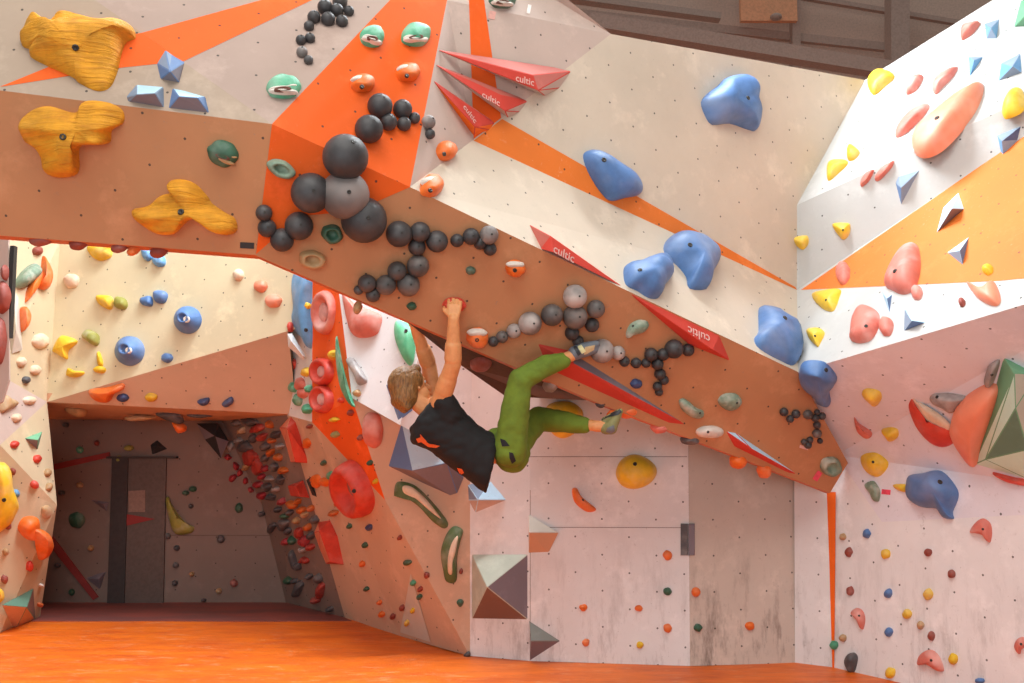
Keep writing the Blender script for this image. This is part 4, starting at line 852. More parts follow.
# ------------------------------------------------------------------ rear wall
RW = 'holds of the rear wall'
for lab, pts, m, h in (
 ('yellow sloping hold at the top left of the rear wall, under the lip', cz(0,171,4,355,300,450,295,450,315,445,345,400,360,362,335), YE, .07),
 ('blue hold under the lip, upper left of a pair', cz(0,171,4,570,308,605,312,610,345,595,362,572,345), BLL, .06),
 ('blue hold under the lip, lower right of a pair', cz(0,171,4,612,345,655,340,663,375,635,385,615,370), BLL, .06),
 ('round cream hold at the upper left of the rear wall', el(71.7,281,8,7.5), CRM, .05),
 ('pinkish cream hold at the upper right of the rear wall', el(238.7,275,5.5,6), CRM, .04),
 ('orange knob with two holes, left one by the blue macro', el(261,286,7,6.5), ORC, .05),
 ('orange knob with two holes, right one by the blue macro', el(273.5,301,8.5,7), ORC, .05),
 ('yellow hold in the centre left of the rear wall, left of a pair', cz(0,171,4,388,500,440,500,455,520,445,555,400,535), YE, .07),
 ('olive yellow hold, right of the centre pair', cz(0,171,4,465,505,500,510,512,535,500,555,462,545), OLV, .07),
 ('small blue hold left of the second blue pair', cz(0,171,4,562,512,600,500,612,515,608,542,570,535), BL, .06),
 ('blue hold right of the second blue pair', cz(0,171,4,615,485,650,478,672,495,660,528,625,525), BL, .06),
 ('small blue half-dome near the shaded edge of the rear wall', el(167.5,358,5.8,5), BL, .05),
 ('largest yellow hold on the left of the rear wall', cz(0,342,4,215,35,240,-15,262,-25,312,-2,275,35,270,70,225,45), YB, .09),
 ('olive block hold right of the largest yellow one', cz(0,171,4,330,660,355,635,395,655,398,690,380,700,350,680), OLV, .08),
 ('yellow crescent hold low on the rear wall', cz(0,342,4,268,130,275,105,300,115,335,118,335,130,305,142,275,138), YE, .06),
 ('thin yellow spike hold above a flat yellow one', cz(0,342,4,390,45,400,40,412,75,412,95,395,95), YE, .05),
 ('flat yellow hold just under the thin spike', cz(0,342,4,375,108,400,95,425,108,415,125,385,122), YE, .05),
 ('orange shelf hold on the brown slope above the cave', cz(0,342,4,358,190,430,180,490,165,497,185,460,205,440,235,400,237,370,220), ORG, .10),
 ('dark blue dome right of the orange shelf hold', el(123,397.5,6.2,4), BLD, .05),
 ('yellow and white small hold in the middle of the brown slope', el(151.5,397,6.2,4.2), YE, .05),
 ('dark blue wedge on the brown slope, left of two', cz(0,342,4,790,234,835,222,835,245,810,252), BLD, .06),
 ('dark blue wedge on the brown slope, right of two', cz(0,342,4,888,245,925,218,935,240,910,258), BLD, .06)):
    hold('wall_hold', lab, pts, h, m, group=RW, lump=0.06)
for lab, x, y, r in (('blue cone hold with a white hole, upper right of two', 188, 320, 14), ('blue cone hold with a white hole, lower left of two', 130, 351, 15)):
    o = hold('cone_hold', lab, el(x, y, r, r, 0, 18, 0.01), 0.14, BL, group='blue cone holds', prof=CONE, pk=(x-1.3, y-0.5))
    p, n = base_frame([(x, y)]); pp = on((p+n*0.135, n), x-1.3, y-0.5)
    blob('washer', el(x-1.3, y-0.5, 3.4, 3.4, 0, 12, 0), 0.012, CH, o, lift=0.125, prof=POCKET, ctr=(x, y))
# ------------------------------------------------------------------ left wall and pillar
LW = 'holds of the left wall'
c7 = lambda *a: cz(0, 240, 3.415, *a)
for lab, pts, m, h in (
 ('outer orange banana hold at the left, curving down', c7(145,55,158,75,172,110,172,145,160,168,138,168,125,155,138,130,140,90), ORG, .10),
 ('inner orange banana hold under the white grip', c7(85,205,92,165,120,120,142,108,140,140,112,185,88,212), ORG, .08),
 ('white and green cylinder-like grip across the orange bananas', c7(50,145,75,105,110,82,132,98,132,122,85,162,60,166), GNC, .12),
 ('half-hidden orange dome at the left behind the white plank', c7(66,240,82,230,97,262,90,298,70,312), ORG, .10),
 ('round cream hold on the left wall corner', el(40,341,8.5,7.5), CRM, .05),
 ('pale cream hold low on the left wall, left of two', el(21,362,4.8,5), CRM, .04),
 ('pale cream hold low on the left wall, right of two', el(35,370,5.5,5), CRM, .04),
 ('black round knob near the brown patch of the left wall', el(25.5,380,3.8,3.8), GRD, .04),
 ('cream hold crossing the brown patch beside the pillar', el(29,400.5,6.5,4.2), CRM, .04),
 ('brown orange triangular hold on the brown patch', [(1,395),(10,399),(17,404),(8,410),(0,412)], TAN, .06),
 ('small cream hold below the brown patch', el(16,418,4.8,4.5), CRM, .04)):
    hold('wall_hold', lab, pts, h, m, group=LW, lump=0.05)
volume('faceted_volume', 'narrow white plank volume at the far left', [(14,288,0),(19,296,0),(23,350,0),(12,354,0),(10,340,0),(16,330,.1)], [((0,1,5),0),((1,2,5),0),((2,3,5),0),((3,4,5),0),((4,0,5),0)], [P_CREAM], group='plywood volumes')
hold('wall_hold', 'small dark red hold above the orange bananas', el(37,251,5,4.5), 0.05, RDP, group=LW)
small([(40,127,11,11,RD,'small red hold highest on the pillar, left'),(35,203,8,10,RDP,'small red hold on the pillar above the yellow blob'),(105,167,11,12,RD,'small red hold below the green pyramid'),
 (98,240,12,12,RD,'small red hold in the middle of the pillar'),(135,207,9,12,TAN,'small brown hold at the pillar edge, upper of two'),(138,247,9,12,TAN,'small brown hold at the pillar edge, lower of two'),
 (133,318,16,20,TAN,'tan hold wrapped on the pillar edge above the orange pair'),(22,358,9,11,RDP,'small dark red hold left of the orange pair'),(15,432,8,10,TAN,'small tan hold low on the pillar'),
 (83,472,10,16,RD,'small red hold below the orange pair'),(12,510,9,13,RDP,'small dark red hold lowest left on the pillar'),(45,266,10,11,BLL,'small blue white hold right of the yellow blob'),
 (115,527,5,5,CH,'tiny white knob on the lower pillar edge'),(112,582,7,7,ORG,'tiny orange knob on the bottom pyramid')],0,400,2.846,'small holds of the pillar')
hold('knob_hold', 'large orange hold on the pillar, left of the round pair', cz(0,400,2.846,50,365,65,335,95,330,108,345,108,385,95,400,70,392), 0.10, ORG, group='orange pair on the pillar', lump=0.1)
hold('knob_hold', 'large orange hold on the pillar edge, right of the round pair', cz(0,400,2.846,100,375,118,368,132,390,130,435,112,455,104,430), 0.10, ORG, group='orange pair on the pillar', lump=0.1)
hold('blob_hold', 'big yellow blob hold cut by the left photo edge', cz(0,400,2.846,-30,200,0,175,20,190,26,240,45,300,35,330,15,360,-30,370), 0.14, YB, bolts=[(4,500)])
hold('blob_hold', 'small yellow hold cut by the left edge near the floor', cz(0,400,2.846,-10,535,5,540,9,560,0,575,-10,575), 0.05, YB)
vol('small green and brown pyramid volume on the pillar', cz(0,400,2.846,70,108,122,88,108,142) and [(24.6,438,0),(42.9,431,0),(38,450,0),(38,440,.08)], [((0,1,3),0),((1,2,3),1),((2,0,3),2)], [V_GRN, V_DGR, V_GRY], ctr=(35,440))
vol('grey green pyramid volume at the foot of the pillar', [(2,605,0),(34,588,0),(36,620,0),(15,632,0),(27,607,.12)], [((0,1,4),0),((1,2,4),1),((2,3,4),2),((3,0,4),2)], [V_DGR, V_BRN, P_BAND], ctr=(22,610))
# near left fin with a black post
FIN = [at(-60, 200, 7.0), at(8, 215, 7.0), at(9, 380, 7.0), at(2, 402, 7.0), at(-60, 430, 7.0)]
bm = bmesh.new(); a = [bm.verts.new(p) for p in FIN]; b = [bm.verts.new(p+Vector((-0.02, 0.06, 0))) for p in FIN]; bm.faces.new(a); bm.faces.new(b[::-1])
for i in range(5): bm.faces.new([a[i], a[(i+1)%5], b[(i+1)%5], b[i]])
bmesh.ops.recalc_face_normals(bm, faces=bm.faces); o = link('wall_fin', bm, P_PINK, smooth=False); o['kind'] = 'structure'
for lab, x, y, rx, ry in (('dark brown round hold on the left fin, upper', 2, 298, 9, 16), ('dark brown round hold on the left fin, lower', -1, 340, 8, 24), ('small brown hold on the left fin near the lip', 6, 273, 3, 8)):
    hold('fin_hold', lab, el(x, y, rx, ry), 0.08, RDP, group='brown holds of the left fin', Y=7.0, nrm=(0, -1, 0))
bm = bmesh.new(); p = at(11.5, 292, 7.04); boxm(bm, p, (0.03, 0.05, 0.66)); tag(mesh_obj('steel_post', bm, plain('black_steel', (0.02, 0.02, 0.02), 0.5), p, smooth=False), 'thin black steel post along the edge of the left fin', 'post')

def paint(name, pts, mat):
    bm = bmesh.new(); uvl = bm.loops.layers.uv.new('UVMap'); vs = []; N_ = 8
    a, b_, c_ = pts
    for i in range(N_+1):
        row = []
        for j in range(N_+1-i):
            x = a[0]+(b_[0]-a[0])*i/N_+(c_[0]-a[0])*j/N_; y = a[1]+(b_[1]-a[1])*i/N_+(c_[1]-a[1])*j/N_
            hp, hn, _ = hit(x, y); row.append(bm.verts.new(hp+hn*0.004))
        vs.append(row)
    for i in range(N_):
        for j in range(N_-i):
            bm.faces.new([vs[i][j], vs[i+1][j], vs[i][j+1]])
            if j < N_-i-1: bm.faces.new([vs[i+1][j], vs[i+1][j+1], vs[i][j+1]])
    bmesh.ops.recalc_face_normals(bm, faces=bm.faces)
    o = link(name, bm, mat, smooth=False); o['kind'] = 'structure'
paint('trim_lit_sliver', [(411, 573), (400.5, 632), (431, 642)], P_CREAM)  # cream triangle painting the brightness of a small lit sliver
# ------------------------------------------------------------------ the climber
def cap(bm, a, b, ra, rb, seg=14):
    a, b = Vector(a), Vector(b); d = (b-a); L = d.length
    if L < 1e-5: d = Vector((0, 0, 1)); L = 1e-5
    d.normalize(); u = d.orthogonal().normalized(); v = d.cross(u); rings = []
    for k in range(1, 6): t = math.pi/2*k/6; rings.append((a-d*ra*math.cos(t), ra*math.sin(t)))
    rings.append((a, ra)); rings.append((a+(b-a)*0.5, (ra+rb)/2)); rings.append((b, rb))
    for k in range(5, 0, -1): t = math.pi/2*k/6; rings.append((b+d*rb*math.cos(t), rb*math.sin(t)))
    p0 = bm.verts.new(a-d*ra); prev = None
    for c, r in rings:
        cur = [bm.verts.new(c+(u*math.cos(2*math.pi*i/seg)+v*math.sin(2*math.pi*i/seg))*r) for i in range(seg)]
        for i in range(seg):
            j = (i+1) % seg
            if prev is None: bm.faces.new([p0, cur[j], cur[i]])
            else: bm.faces.new([prev[i], prev[j], cur[j], cur[i]])
        prev = cur
    p1 = bm.verts.new(b+d*rb)
    for i in range(seg): bm.faces.new([prev[i], prev[(i+1) % seg], p1])
def ellip(bm, c, ax, ay, az, rx, ry, rz, seg=24):
    M = Matrix((ax, ay, az)).transposed().to_4x4(); M.translation = c
    r = bmesh.ops.create_uvsphere(bm, u_segments=seg, v_segments=seg//2, radius=1.0, matrix=M @ Matrix.Diagonal((rx, ry, rz, 1)))
def chainc(bm, pts, rs):
    for i in range(len(pts)-1): cap(bm, pts[i], pts[i+1], rs[i], rs[i+1])
def loft(bm, secs, seg=28, e=2.4):
    """sections: (upper px, lower px, centre Y, depth half width, half height scale)"""
    prev = None; first = None
    for (ux, uy), (lx, ly), Y, b in secs:
        U_, L_ = at(ux, uy, Y), at(lx, ly, Y); c = (U_+L_)/2; hv = (U_-L_)/2; dv = Vector((0, 1, 0))*b; cur = []
        for i in range(seg):
            t = 2*math.pi*i/seg; ct, st = math.cos(t), math.sin(t)
            x = math.copysign(abs(ct)**(2/e), ct); y = math.copysign(abs(st)**(2/e), st)
            cur.append(bm.verts.new(c+hv*x+dv*y))
        if prev is None: bm.faces.new(cur[::-1])
        else:
            for i in range(seg): bm.faces.new([prev[i], prev[(i+1) % seg], cur[(i+1) % seg], cur[i]])
        prev = cur
    bm.faces.new(prev)
def fuse(name, bm, mat, parent, voxel, smooth=4, disp=None, label=None):
    bmesh.ops.recalc_face_normals(bm, faces=bm.faces)
    me = bpy.data.meshes.new(name); bm.to_mesh(me); bm.free()
    t = bpy.data.objects.new('tmp', me); COL.objects.link(t)
    m = t.modifiers.new('r', 'REMESH'); m.mode = 'VOXEL'; m.voxel_size = voxel; m.use_smooth_shade = True
    s = t.modifiers.new('s', 'SMOOTH'); s.factor = 0.5; s.iterations = smooth
    bpy.context.view_layer.update(); dg = bpy.context.evaluated_depsgraph_get()
    m2 = bpy.data.meshes.new_from_object(t.evaluated_get(dg)); bpy.data.objects.remove(t)
    if disp:
        ns = [Vector(v.normal) for v in m2.vertices]
        for v, n in zip(m2.vertices, ns): v.co += n*disp(v.co)
    o0 = wloc(parent) if parent is not None else Vector((0, 0, 0))
    m2.transform(Matrix.Translation(-o0)); m2.materials.clear(); m2.materials.append(mat)
    for p in m2.polygons: p.use_smooth = True; p.material_index = 0
    o = bpy.data.objects.new(name, m2); COL.objects.link(o)
    if parent is not None: o.parent = parent
    if label: o['label'] = label
    return o
def skinmat():
    m, N, L, B = newmat('skin')
    g = N.new('ShaderNodeNewGeometry')
    c = mixc(N, L, (0.74, 0.33, 0.13), (0.66, 0.27, 0.10), ramp(N, L, noi(N, L, g.outputs['Position'], 25, 3), 0.4, 0.7))
    L.new(c, B.inputs['Base Color']); B.inputs['Roughness'].default_value = 0.55
    B.inputs['Subsurface Weight'].default_value = 0.08; B.inputs['Subsurface Radius'].default_value = (0.02, 0.008, 0.004)
    return m
SKIN = skinmat()
def clothmat(name, col, rough=0.85):
    m, N, L, B = newmat(name); g = N.new('ShaderNodeNewGeometry')
    c = mixc(N, L, col, tuple(x*0.75 for x in col), ramp(N, L, noi(N, L, g.outputs['Position'], 12, 4), 0.4, 0.7))
    L.new(c, B.inputs['Base Color']); B.inputs['Roughness'].default_value = rough
    bmp = N.new('ShaderNodeBump'); bmp.inputs['Strength'].default_value = 0.3; bmp.inputs['Distance'].default_value = 0.002
    L.new(noi(N, L, g.outputs['Position'], 300, 2), bmp.inputs['Height']); L.new(bmp.outputs[0], B.inputs['Normal'])
    return m
PANT = clothmat('green_trousers_cotton', (0.15, 0.225, 0.018)); SHRT = clothmat('black_cotton', (0.010, 0.009, 0.010))
def hairmat():
    m, N, L, B = newmat('light_brown_hair'); g = N.new('ShaderNodeNewGeometry')
    mp = N.new('ShaderNodeMapping'); L.new(g.outputs['Position'], mp.inputs[0]); mp.inputs['Scale'].default_value = (160, 160, 22); mp.inputs['Rotation'].default_value = (0, 0.35, 0)
    c = mixc(N, L, (0.36, 0.17, 0.045), (0.10, 0.045, 0.016), ramp(N, L, noi(N, L, mp.outputs[0], 1.0, 3), 0.35, 0.7))
    L.new(c, B.inputs['Base Color']); B.inputs['Roughness'].default_value = 0.5
    bmp = N.new('ShaderNodeBump'); bmp.inputs['Strength'].default_value = 0.6; bmp.inputs['Distance'].default_value = 0.004
    L.new(noi(N, L, mp.outputs[0], 1.0, 3), bmp.inputs['Height']); L.new(bmp.outputs[0], B.inputs['Normal'])
    return m
HAIR = hairmat()
hb = hit(455, 303)[0]; YB_ = hb.y
# joints
RS_ = at(440, 403, 5.70); RE = at(453, 364, 5.57); RW_ = at(453.5, 319, YB_-0.075)
LS = at(434, 404, 5.98); LE = at(429, 366, 5.98); LWr = at(415, 326, 5.82)
NECK = at(430, 412, 5.84); CHEST = at(449, 425, 5.85); WAIST = at(478, 442, 5.87); PEL = at(505, 451, 5.90)
RH = at(512, 449, 5.80); RK = at(519, 377, 5.72); fb = hit(585, 350)[0].y; RA = at(571, 356, fb-0.085)
LH = at(509, 449, 6.01); LK = at(536, 417, 6.32); fl_ = 6.12; LA = at(596, 426, fl_)
root = empty('climber', at(470, 430, 5.85)); tag(root, 'climber in a black shirt and green trousers hanging by the arms under the arch lip', 'person')
# head frame
HC = at(412, 389, 5.84)
UP_ = Vector((-0.42, 0.0, 0.91)).normalized(); FD = Vector((0.72, 0.55, 0.33)); FD = (FD-UP_*FD.dot(UP_)).normalized(); RT_ = FD.cross(UP_).normalized()
def hd(r, f, u): return HC+RT_*r+FD*f+UP_*u
bm = bmesh.new()
chainc(bm, [RS_, RE, RW_], [0.054, 0.046, 0.032]); cap(bm, RS_.lerp(RE, .35), RS_.lerp(RE, .6), .055, .053); cap(bm, RE.lerp(RW_, .12), RE.lerp(RW_, .4), .050, .047)
chainc(bm, [LS, LE, LWr], [0.054, 0.046, 0.032]); cap(bm, LE.lerp(LWr, .12), LE.lerp(LWr, .4), .050, .047)
cap(bm, RS_, LS, .05, .05); cap(bm, NECK, HC-UP_*0.05-FD*0.02, .058, .052); chainc(bm, [at(436, 420, 5.84), at(450, 432, 5.85), at(474, 447, 5.87), PEL], [.07, .09, .085, .08])
cap(bm, RS_, at(450, 430, 5.79), .052, .07); cap(bm, LS, at(450, 430, 5.92), .052, .07); cap(bm, RH, LH, .07, .07)
chainc(bm, [RH, RK, RA], [.062, .042, .034]); chainc(bm, [LH, LK, LA], [.062, .046, .034])
cap(bm, RK.lerp(RA, .15), RK.lerp(RA, .4), .043, .04); cap(bm, LK.lerp(LA, .15), LK.lerp(LA, .4), .043, .04)
# feet inside the shoes
cap(bm, RA, at(590, 348.5, fb-0.075), .034, .018); cap(bm, LA, at(611, 427, fl_-0.03), .036, .034); cap(bm, at(611, 427, fl_-0.03), at(618, 413, fl_-0.05), .034, .022)
# skull, jaw, nose, ears
ellip(bm, hd(0, 0, 0.03), RT_, FD, UP_, .073, .092, .088); ellip(bm, hd(0, .03, -.05), RT_, FD, UP_, .055, .062, .065)
cap(bm, hd(0, .088, .012), hd(0, .108, -.03), .010, .015); cap(bm, hd(-.03, .078, .03), hd(.03, .078, .03), .014, .014)
cap(bm, hd(-.016, .086, -.062), hd(.016, .086, -.062), .010, .010); cap(bm, hd(0, .08, -.098), hd(0, .075, -.1), .018, .018)
for s in (-1, 1):
    cap(bm, hd(s*.074, -.004, .008), hd(s*.080, -.014, .03), .010, .014); cap(bm, hd(s*.076, .002, -.015), hd(s*.074, .004, -.02), .009, .009)
# hands: palm faces the wall, four fingers curl over the hold, thumb leaves the side of the palm
def hand(wr, up, side, inn, thumb_side, k=1.0, curl=1.0):
    """up: towards the fingertips, side: across the palm, inn: into the wall"""
    kn = []
    pb = wr+up*0.018
    for i, off in enumerate((-0.031, -0.010, 0.011, 0.031)):
        kx = wr+up*(0.080-0.004*abs(i-1.3))+side*off; kn.append(kx)
        cap(bm, pb+side*off*0.55, kx, .017, .0125)
    for i, kx in enumerate(kn):
        L = (0.040, 0.045, 0.042, 0.034)[i]; d1 = (up*0.85+inn*0.5*curl+side*(i-1.5)*0.05).normalized(); d2 = (up*0.25+inn*1.0*curl).normalized(); d3 = (up*-0.35+inn*0.9*curl).normalized()
        a = kx+d1*L; b_ = a+d2*L*0.62; c_ = b_+d3*L*0.5
        cap(bm, kx, a, .0105, .0095, 10); cap(bm, a, b_, .0095, .0085, 10); cap(bm, b_, c_, .0085, .0075, 10)
    t0 = wr+up*0.025+side*thumb_side*0.028; t1 = t0+(side*thumb_side*0.75+up*0.65+inn*0.2).normalized()*0.036; t2 = t1+(up*0.75+side*thumb_side*0.1+inn*0.6).normalized()*0.03
    cap(bm, t0, t1, .0145, .0115, 10); cap(bm, t1, t2, .0115, .009, 10)
hn = hit(455, 303)[1]
hup = (at(455, 300, YB_-0.03)-RW_).normalized(); hup = (Vector((0.05, 0.10, 0.98))).normalized()
hside = Vector((1, 0, 0)); hside = (hside-hup*hside.dot(hup)).normalized(); hin = hside.cross(hup)*-1
if hin.y < 0: hin = -hin
hand(RW_, hup, hside, hin, -1)
lup = (Vector((-0.25, -0.25, 0.93))).normalized(); lsd = Vector((1, 0.1, 0.2)); lsd = (lsd-lup*lsd.dot(lup)).normalized(); lin = lsd.cross(lup)
if lin.y > 0: lin = -lin
hand(LWr, lup, lsd, lin, 1)
body = fuse('body', bm, SKIN, root, 0.0046, 3)
# fingernails and eyes
for s in (-1, 1):
    b2 = bmesh.new(); ellip(b2, hd(s*.030, .080, .010), RT_, FD, UP_, .012, .010, .009, 12); bmesh.ops.recalc_face_normals(b2, faces=b2.faces)
    e = mesh_obj('eye', b2, plain('eye_white', (0.75, 0.7, 0.65), 0.3), hd(s*.030, .080, .010), body)
    b2 = bmesh.new(); ellip(b2, hd(s*.030, .0885, .010), RT_, FD, UP_, .005, .003, .005, 10); mesh_obj('iris', b2, plain('brown_iris', (0.05, 0.03, 0.02), 0.2), hd(s*.030, .0885, .010), e) if False else b2.free()
# hair: cap of hair, long at the back and over the temples, hanging slightly
bm = bmesh.new()
ellip(bm, hd(0, -.022, .048), RT_, FD, UP_, .096, .110, .100); ellip(bm, hd(0, -.062, -.010), RT_, FD, UP_, .088, .078, .095)
for s in (-1, 1): cap(bm, hd(s*.066, .01, .06), hd(s*.070, -.025, .03), .025, .022); 
cap(bm, hd(0.02, -.10, -.03), hd(0.03, -.09, -.085), .045, .028); cap(bm, hd(-.03, -.10, -.03), hd(-.03, -.085, -.085), .045, .028)
cap(bm, hd(-.04, .055, .095), hd(.04, .055, .095), .03, .03); cap(bm, hd(.065, -.045, .0), hd(.06, -.05, -.05), .03, .022)
fuse('hair', bm, HAIR, body, 0.006, 2, disp=lambda c: 0.004*noise.noise(Vector((c.x*80, c.y*80, c.z*14)))+0.001*noise.noise(c*90))
# shirt
bm = bmesh.new()
loft(bm, [((431,401),(418,421),5.84,.09), ((440,396),(410,430),5.84,.16), ((452,402),(412,444),5.84,.19), ((464,411),(429,450),5.85,.19), ((476,423),(448,466),5.86,.18),
          ((487,431),(468,480),5.87,.170), ((496,434),(482,491),5.88,.165), ((499,441),(486,493),5.88,.150)])
cap(bm, at(449, 414, 5.72), at(445, 403, 5.69), .078, .070); cap(bm, at(440, 411, 5.96), at(435, 403, 5.985), .072, .060)
shirt = fuse('shirt', bm, SHRT, root, 0.009, 5, disp=lambda c: 0.011*abs(noise.noise(Vector((c.x*13+c.z*9, c.y*9, c.z*15-c.x*6))))-0.002+0.004*noise.noise(c*24))
# trousers
def fold(c): return 0.009*abs(noise.noise(Vector((c.x*10, c.y*8, c.z*17))))+0.0025*noise.noise(Vector((c.x*30, c.y*16, c.z*30)))
bm = bmesh.new()
RHEM = at(562, 361, fb-0.10); LHEM = at(584, 425, fl_+0.03)
chainc(bm, [at(510, 450, 5.81), at(515, 412, 5.76), at(520, 380, 5.73), at(543, 367, 5.79), RHEM], [.098, .083, .068, .062, .050])
cap(bm, at(506, 447, 5.88), at(512, 456, 5.90), .105, .10); cap(bm, at(505, 450, 5.97), at(514, 452, 6.0), .10, .098)
chainc(bm, [at(512, 450, 6.0), at(524, 434, 6.16), at(538, 419, 6.30), at(558, 421, 6.22), LHEM], [.095, .085, .078, .070, .050])
cap(bm, at(499, 444, 5.90), at(497, 441, 5.89), .085, .08)
pants = fuse('trousers', bm, PANT, root, 0.009, 4, disp=fold)
def patch(name, target, polys, mat, lift=0.004, label=None):
    """thin cloth print or strap laid on the surface of another part"""
    o0 = wloc(target); tb = BVHTree.FromPolygons([v.co+o0 for v in target.data.vertices], [tuple(f.vertices) for f in target.data.polygons])
    bm = bmesh.new()
    for poly in polys:
        pp = lin_outline(poly, max(len(poly), 24)); c0 = (sum(p[0] for p in pp)/len(pp), sum(p[1] for p in pp)/len(pp)); prev = None
        for k in (1, .66, .33):
            cur = []
            for x, y in pp:
                X, Y_ = c0[0]+(x-c0[0])*k, c0[1]+(y-c0[1])*k; d = ray(X, Y_).normalized(); h_ = tb.ray_cast(EYE, d)
                P_ = h_[0]-d*lift if h_[0] is not None else None
                cur.append(bm.verts.new(P_) if P_ is not None else None)
            if prev:
                for i in range(len(cur)):
                    q4 = [prev[i], prev[(i+1) % len(cur)], cur[(i+1) % len(cur)], cur[i]]
                    if all(q4): bm.faces.new(q4)
            prev = cur
        vv = [v for v in prev if v]
        if len(vv) > 2: bm.faces.new(vv)
    bmesh.ops.recalc_face_normals(bm, faces=bm.faces)
    o = mesh_obj(name, bm, mat, o0, target)
    if label: o['label'] = label
    return o
PRN = plain('orange_print', (0.75, 0.13, 0.03), 0.7)
patch('print', shirt, [[(416,439),(421,437),(422,442),(418,443)],[(420,434),(424,441),(432,445),(440,446),(436,448),(428,447),(421,442)],[(457,468),(462,469),(464,473),(460,475)]], PRN, label='orange print on the black shirt')
PKT = plain('dark_trouser_pocket', (0.015, 0.015, 0.02), 0.8)
patch('pocket', pants, [[(500,438.5),(505,440),(510,446),(502,446.5)],[(509,452),(513,453),(516,461),(512,464),(509.5,458)]], PKT, label='dark pocket opening')
# hems
# shoes
SH1 = plain('blue_grey_shoe_leather', (0.16, 0.18, 0.21), 0.6); SH2 = plain('cream_strap', (0.72, 0.66, 0.34), 0.6); SH3 = plain('black_rubber', (0.03, 0.03, 0.035), 0.5); SH4 = plain('olive_shoe_leather', (0.25, 0.25, 0.10), 0.6); SH5 = plain('tan_suede', (0.58, 0.42, 0.22), 0.7)
bm = bmesh.new(); cap(bm, at(575, 353, fb-0.08), at(583, 350, fb-0.07), .044, .043); cap(bm, at(583, 349, fb-0.075), at(596, 344.5, fb-0.07), .041, .026); cap(bm, at(583, 352, fb-0.07), at(595, 349, fb-0.06), .036, .028)
sh = fuse('climbing_shoe', bm, SH1, root, 0.006, 3, label='blue grey right shoe with cream straps')
patch('strap', sh, [[(575,342.5),(579,341),(586,351.5),(582,354)]], SH2, 0.006)
patch('strap', sh, [[(572,345),(575,343.5),(581,354),(578,356)]], SH3, 0.004, 'black strap')
patch('toe_panel', sh, [[(585,347),(595,345),(594,350),(587,354),(584,355)]], SH5, 0.003)
bm = bmesh.new(); cap(bm, at(606, 428, fl_-0.02), at(611, 428, fl_-0.03), .040, .040); cap(bm, at(611, 427, fl_-0.04), at(618, 414, fl_-0.06), .040, .026); cap(bm, at(604, 420, fl_-0.02), at(620, 411.5, fl_-0.06), .018, .020)
s2 = fuse('climbing_shoe', bm, SH4, root, 0.006, 3, label='olive left shoe with dark straps')
patch('strap', s2, [[(601,417),(619,408),(622,412),(618,415),(608,417),(602,420)]], SH3, 0.004, 'black strap')
patch('heel_cup', s2, [[(607,428),(614,425),(615,431),(611,434),(606,432)]], SH1, 0.003)
# ------------------------------------------------------------------ inside the cave
def cave(label, pts, h, m, **k): hold('cave_hold', label, pts, h, m, group='holds inside the cave', lump=0.08, **k)
cc = lambda *a: cz(0, 342, 4, *a); cd_ = lambda *a: cz(0, 512, 4, *a); ce = lambda *a: cz(180, 395, 6.02, *a); cf = lambda *a: cz(230, 480, 4.5375, *a)
cave('brown irregular hold at the left of the cave ceiling', cc(265,262,300,255,340,262,345,290,315,300,270,280), .08, TAN, Y=9.2, nrm=(0,-1,-.2))
cave('dark pointed hold hanging from the cave lip, left of a flat one', cc(625,283,700,275,735,308,720,328,650,305), .08, GRD, Y=9.2, nrm=(0,-1,-.2))
cave('flat dark hold under the cave lip below the two dark blue wedges', cc(752,286,800,282,850,288,848,298,800,303,755,298), .06, GRD, Y=9.2, nrm=(0,-1,-.2))
cave('orange hold hanging under the cave lip beside the black volume', cc(690,315,740,330,745,355,715,365,697,340), .07, ORG, Y=9.3, nrm=(0,-1,-.2))
cave('flat brown hold under the cave lip near the middle', cc(500,300,560,292,625,300,590,312,520,315), .05, TAN, Y=9.3, nrm=(0,-1,-.2))
volume('faceted_volume', 'large black faceted volume hanging in the upper right of the cave', [(196,423,0),(218,423,0),(229,441,0),(221,459,0),(205,440,0),(215,436,.14)], [((0,1,5),0),((1,2,5),0),((2,3,5),1),((3,4,5),0),((4,0,5),1)], [V_BLK, V_GRY], group='plywood volumes', Y=9.9, nrm=(0,-1,0))
for lab, pts, m in (('dark pyramid hold left of the black cave volume', [(150,445,0),(157,440,0),(167.5,449,0),(152,455,0),(157,446,.08)], V_BLK), ('small dark red pyramid on the left cave wall above the floor', [(85,578,0),(106,571,0),(100,590,0),(99,579,.08)], V_GRY), ('dark pyramid hold left of the cave door, halfway up', [(90,499.5,0),(109,502,0),(107,512,0),(103,504,.06)], V_GRY)):
    if len(pts) == 5: volume('pyramid_hold', lab, pts, [((0,1,4),0),((1,2,4),0),((2,3,4),0),((3,0,4),0)], [m], 'climbing hold', 'pyramids inside the cave')
    else: volume('pyramid_hold', lab, pts, [((0,1,3),0),((1,2,3),0),((2,0,3),0)], [m], 'climbing hold', 'pyramids inside the cave')
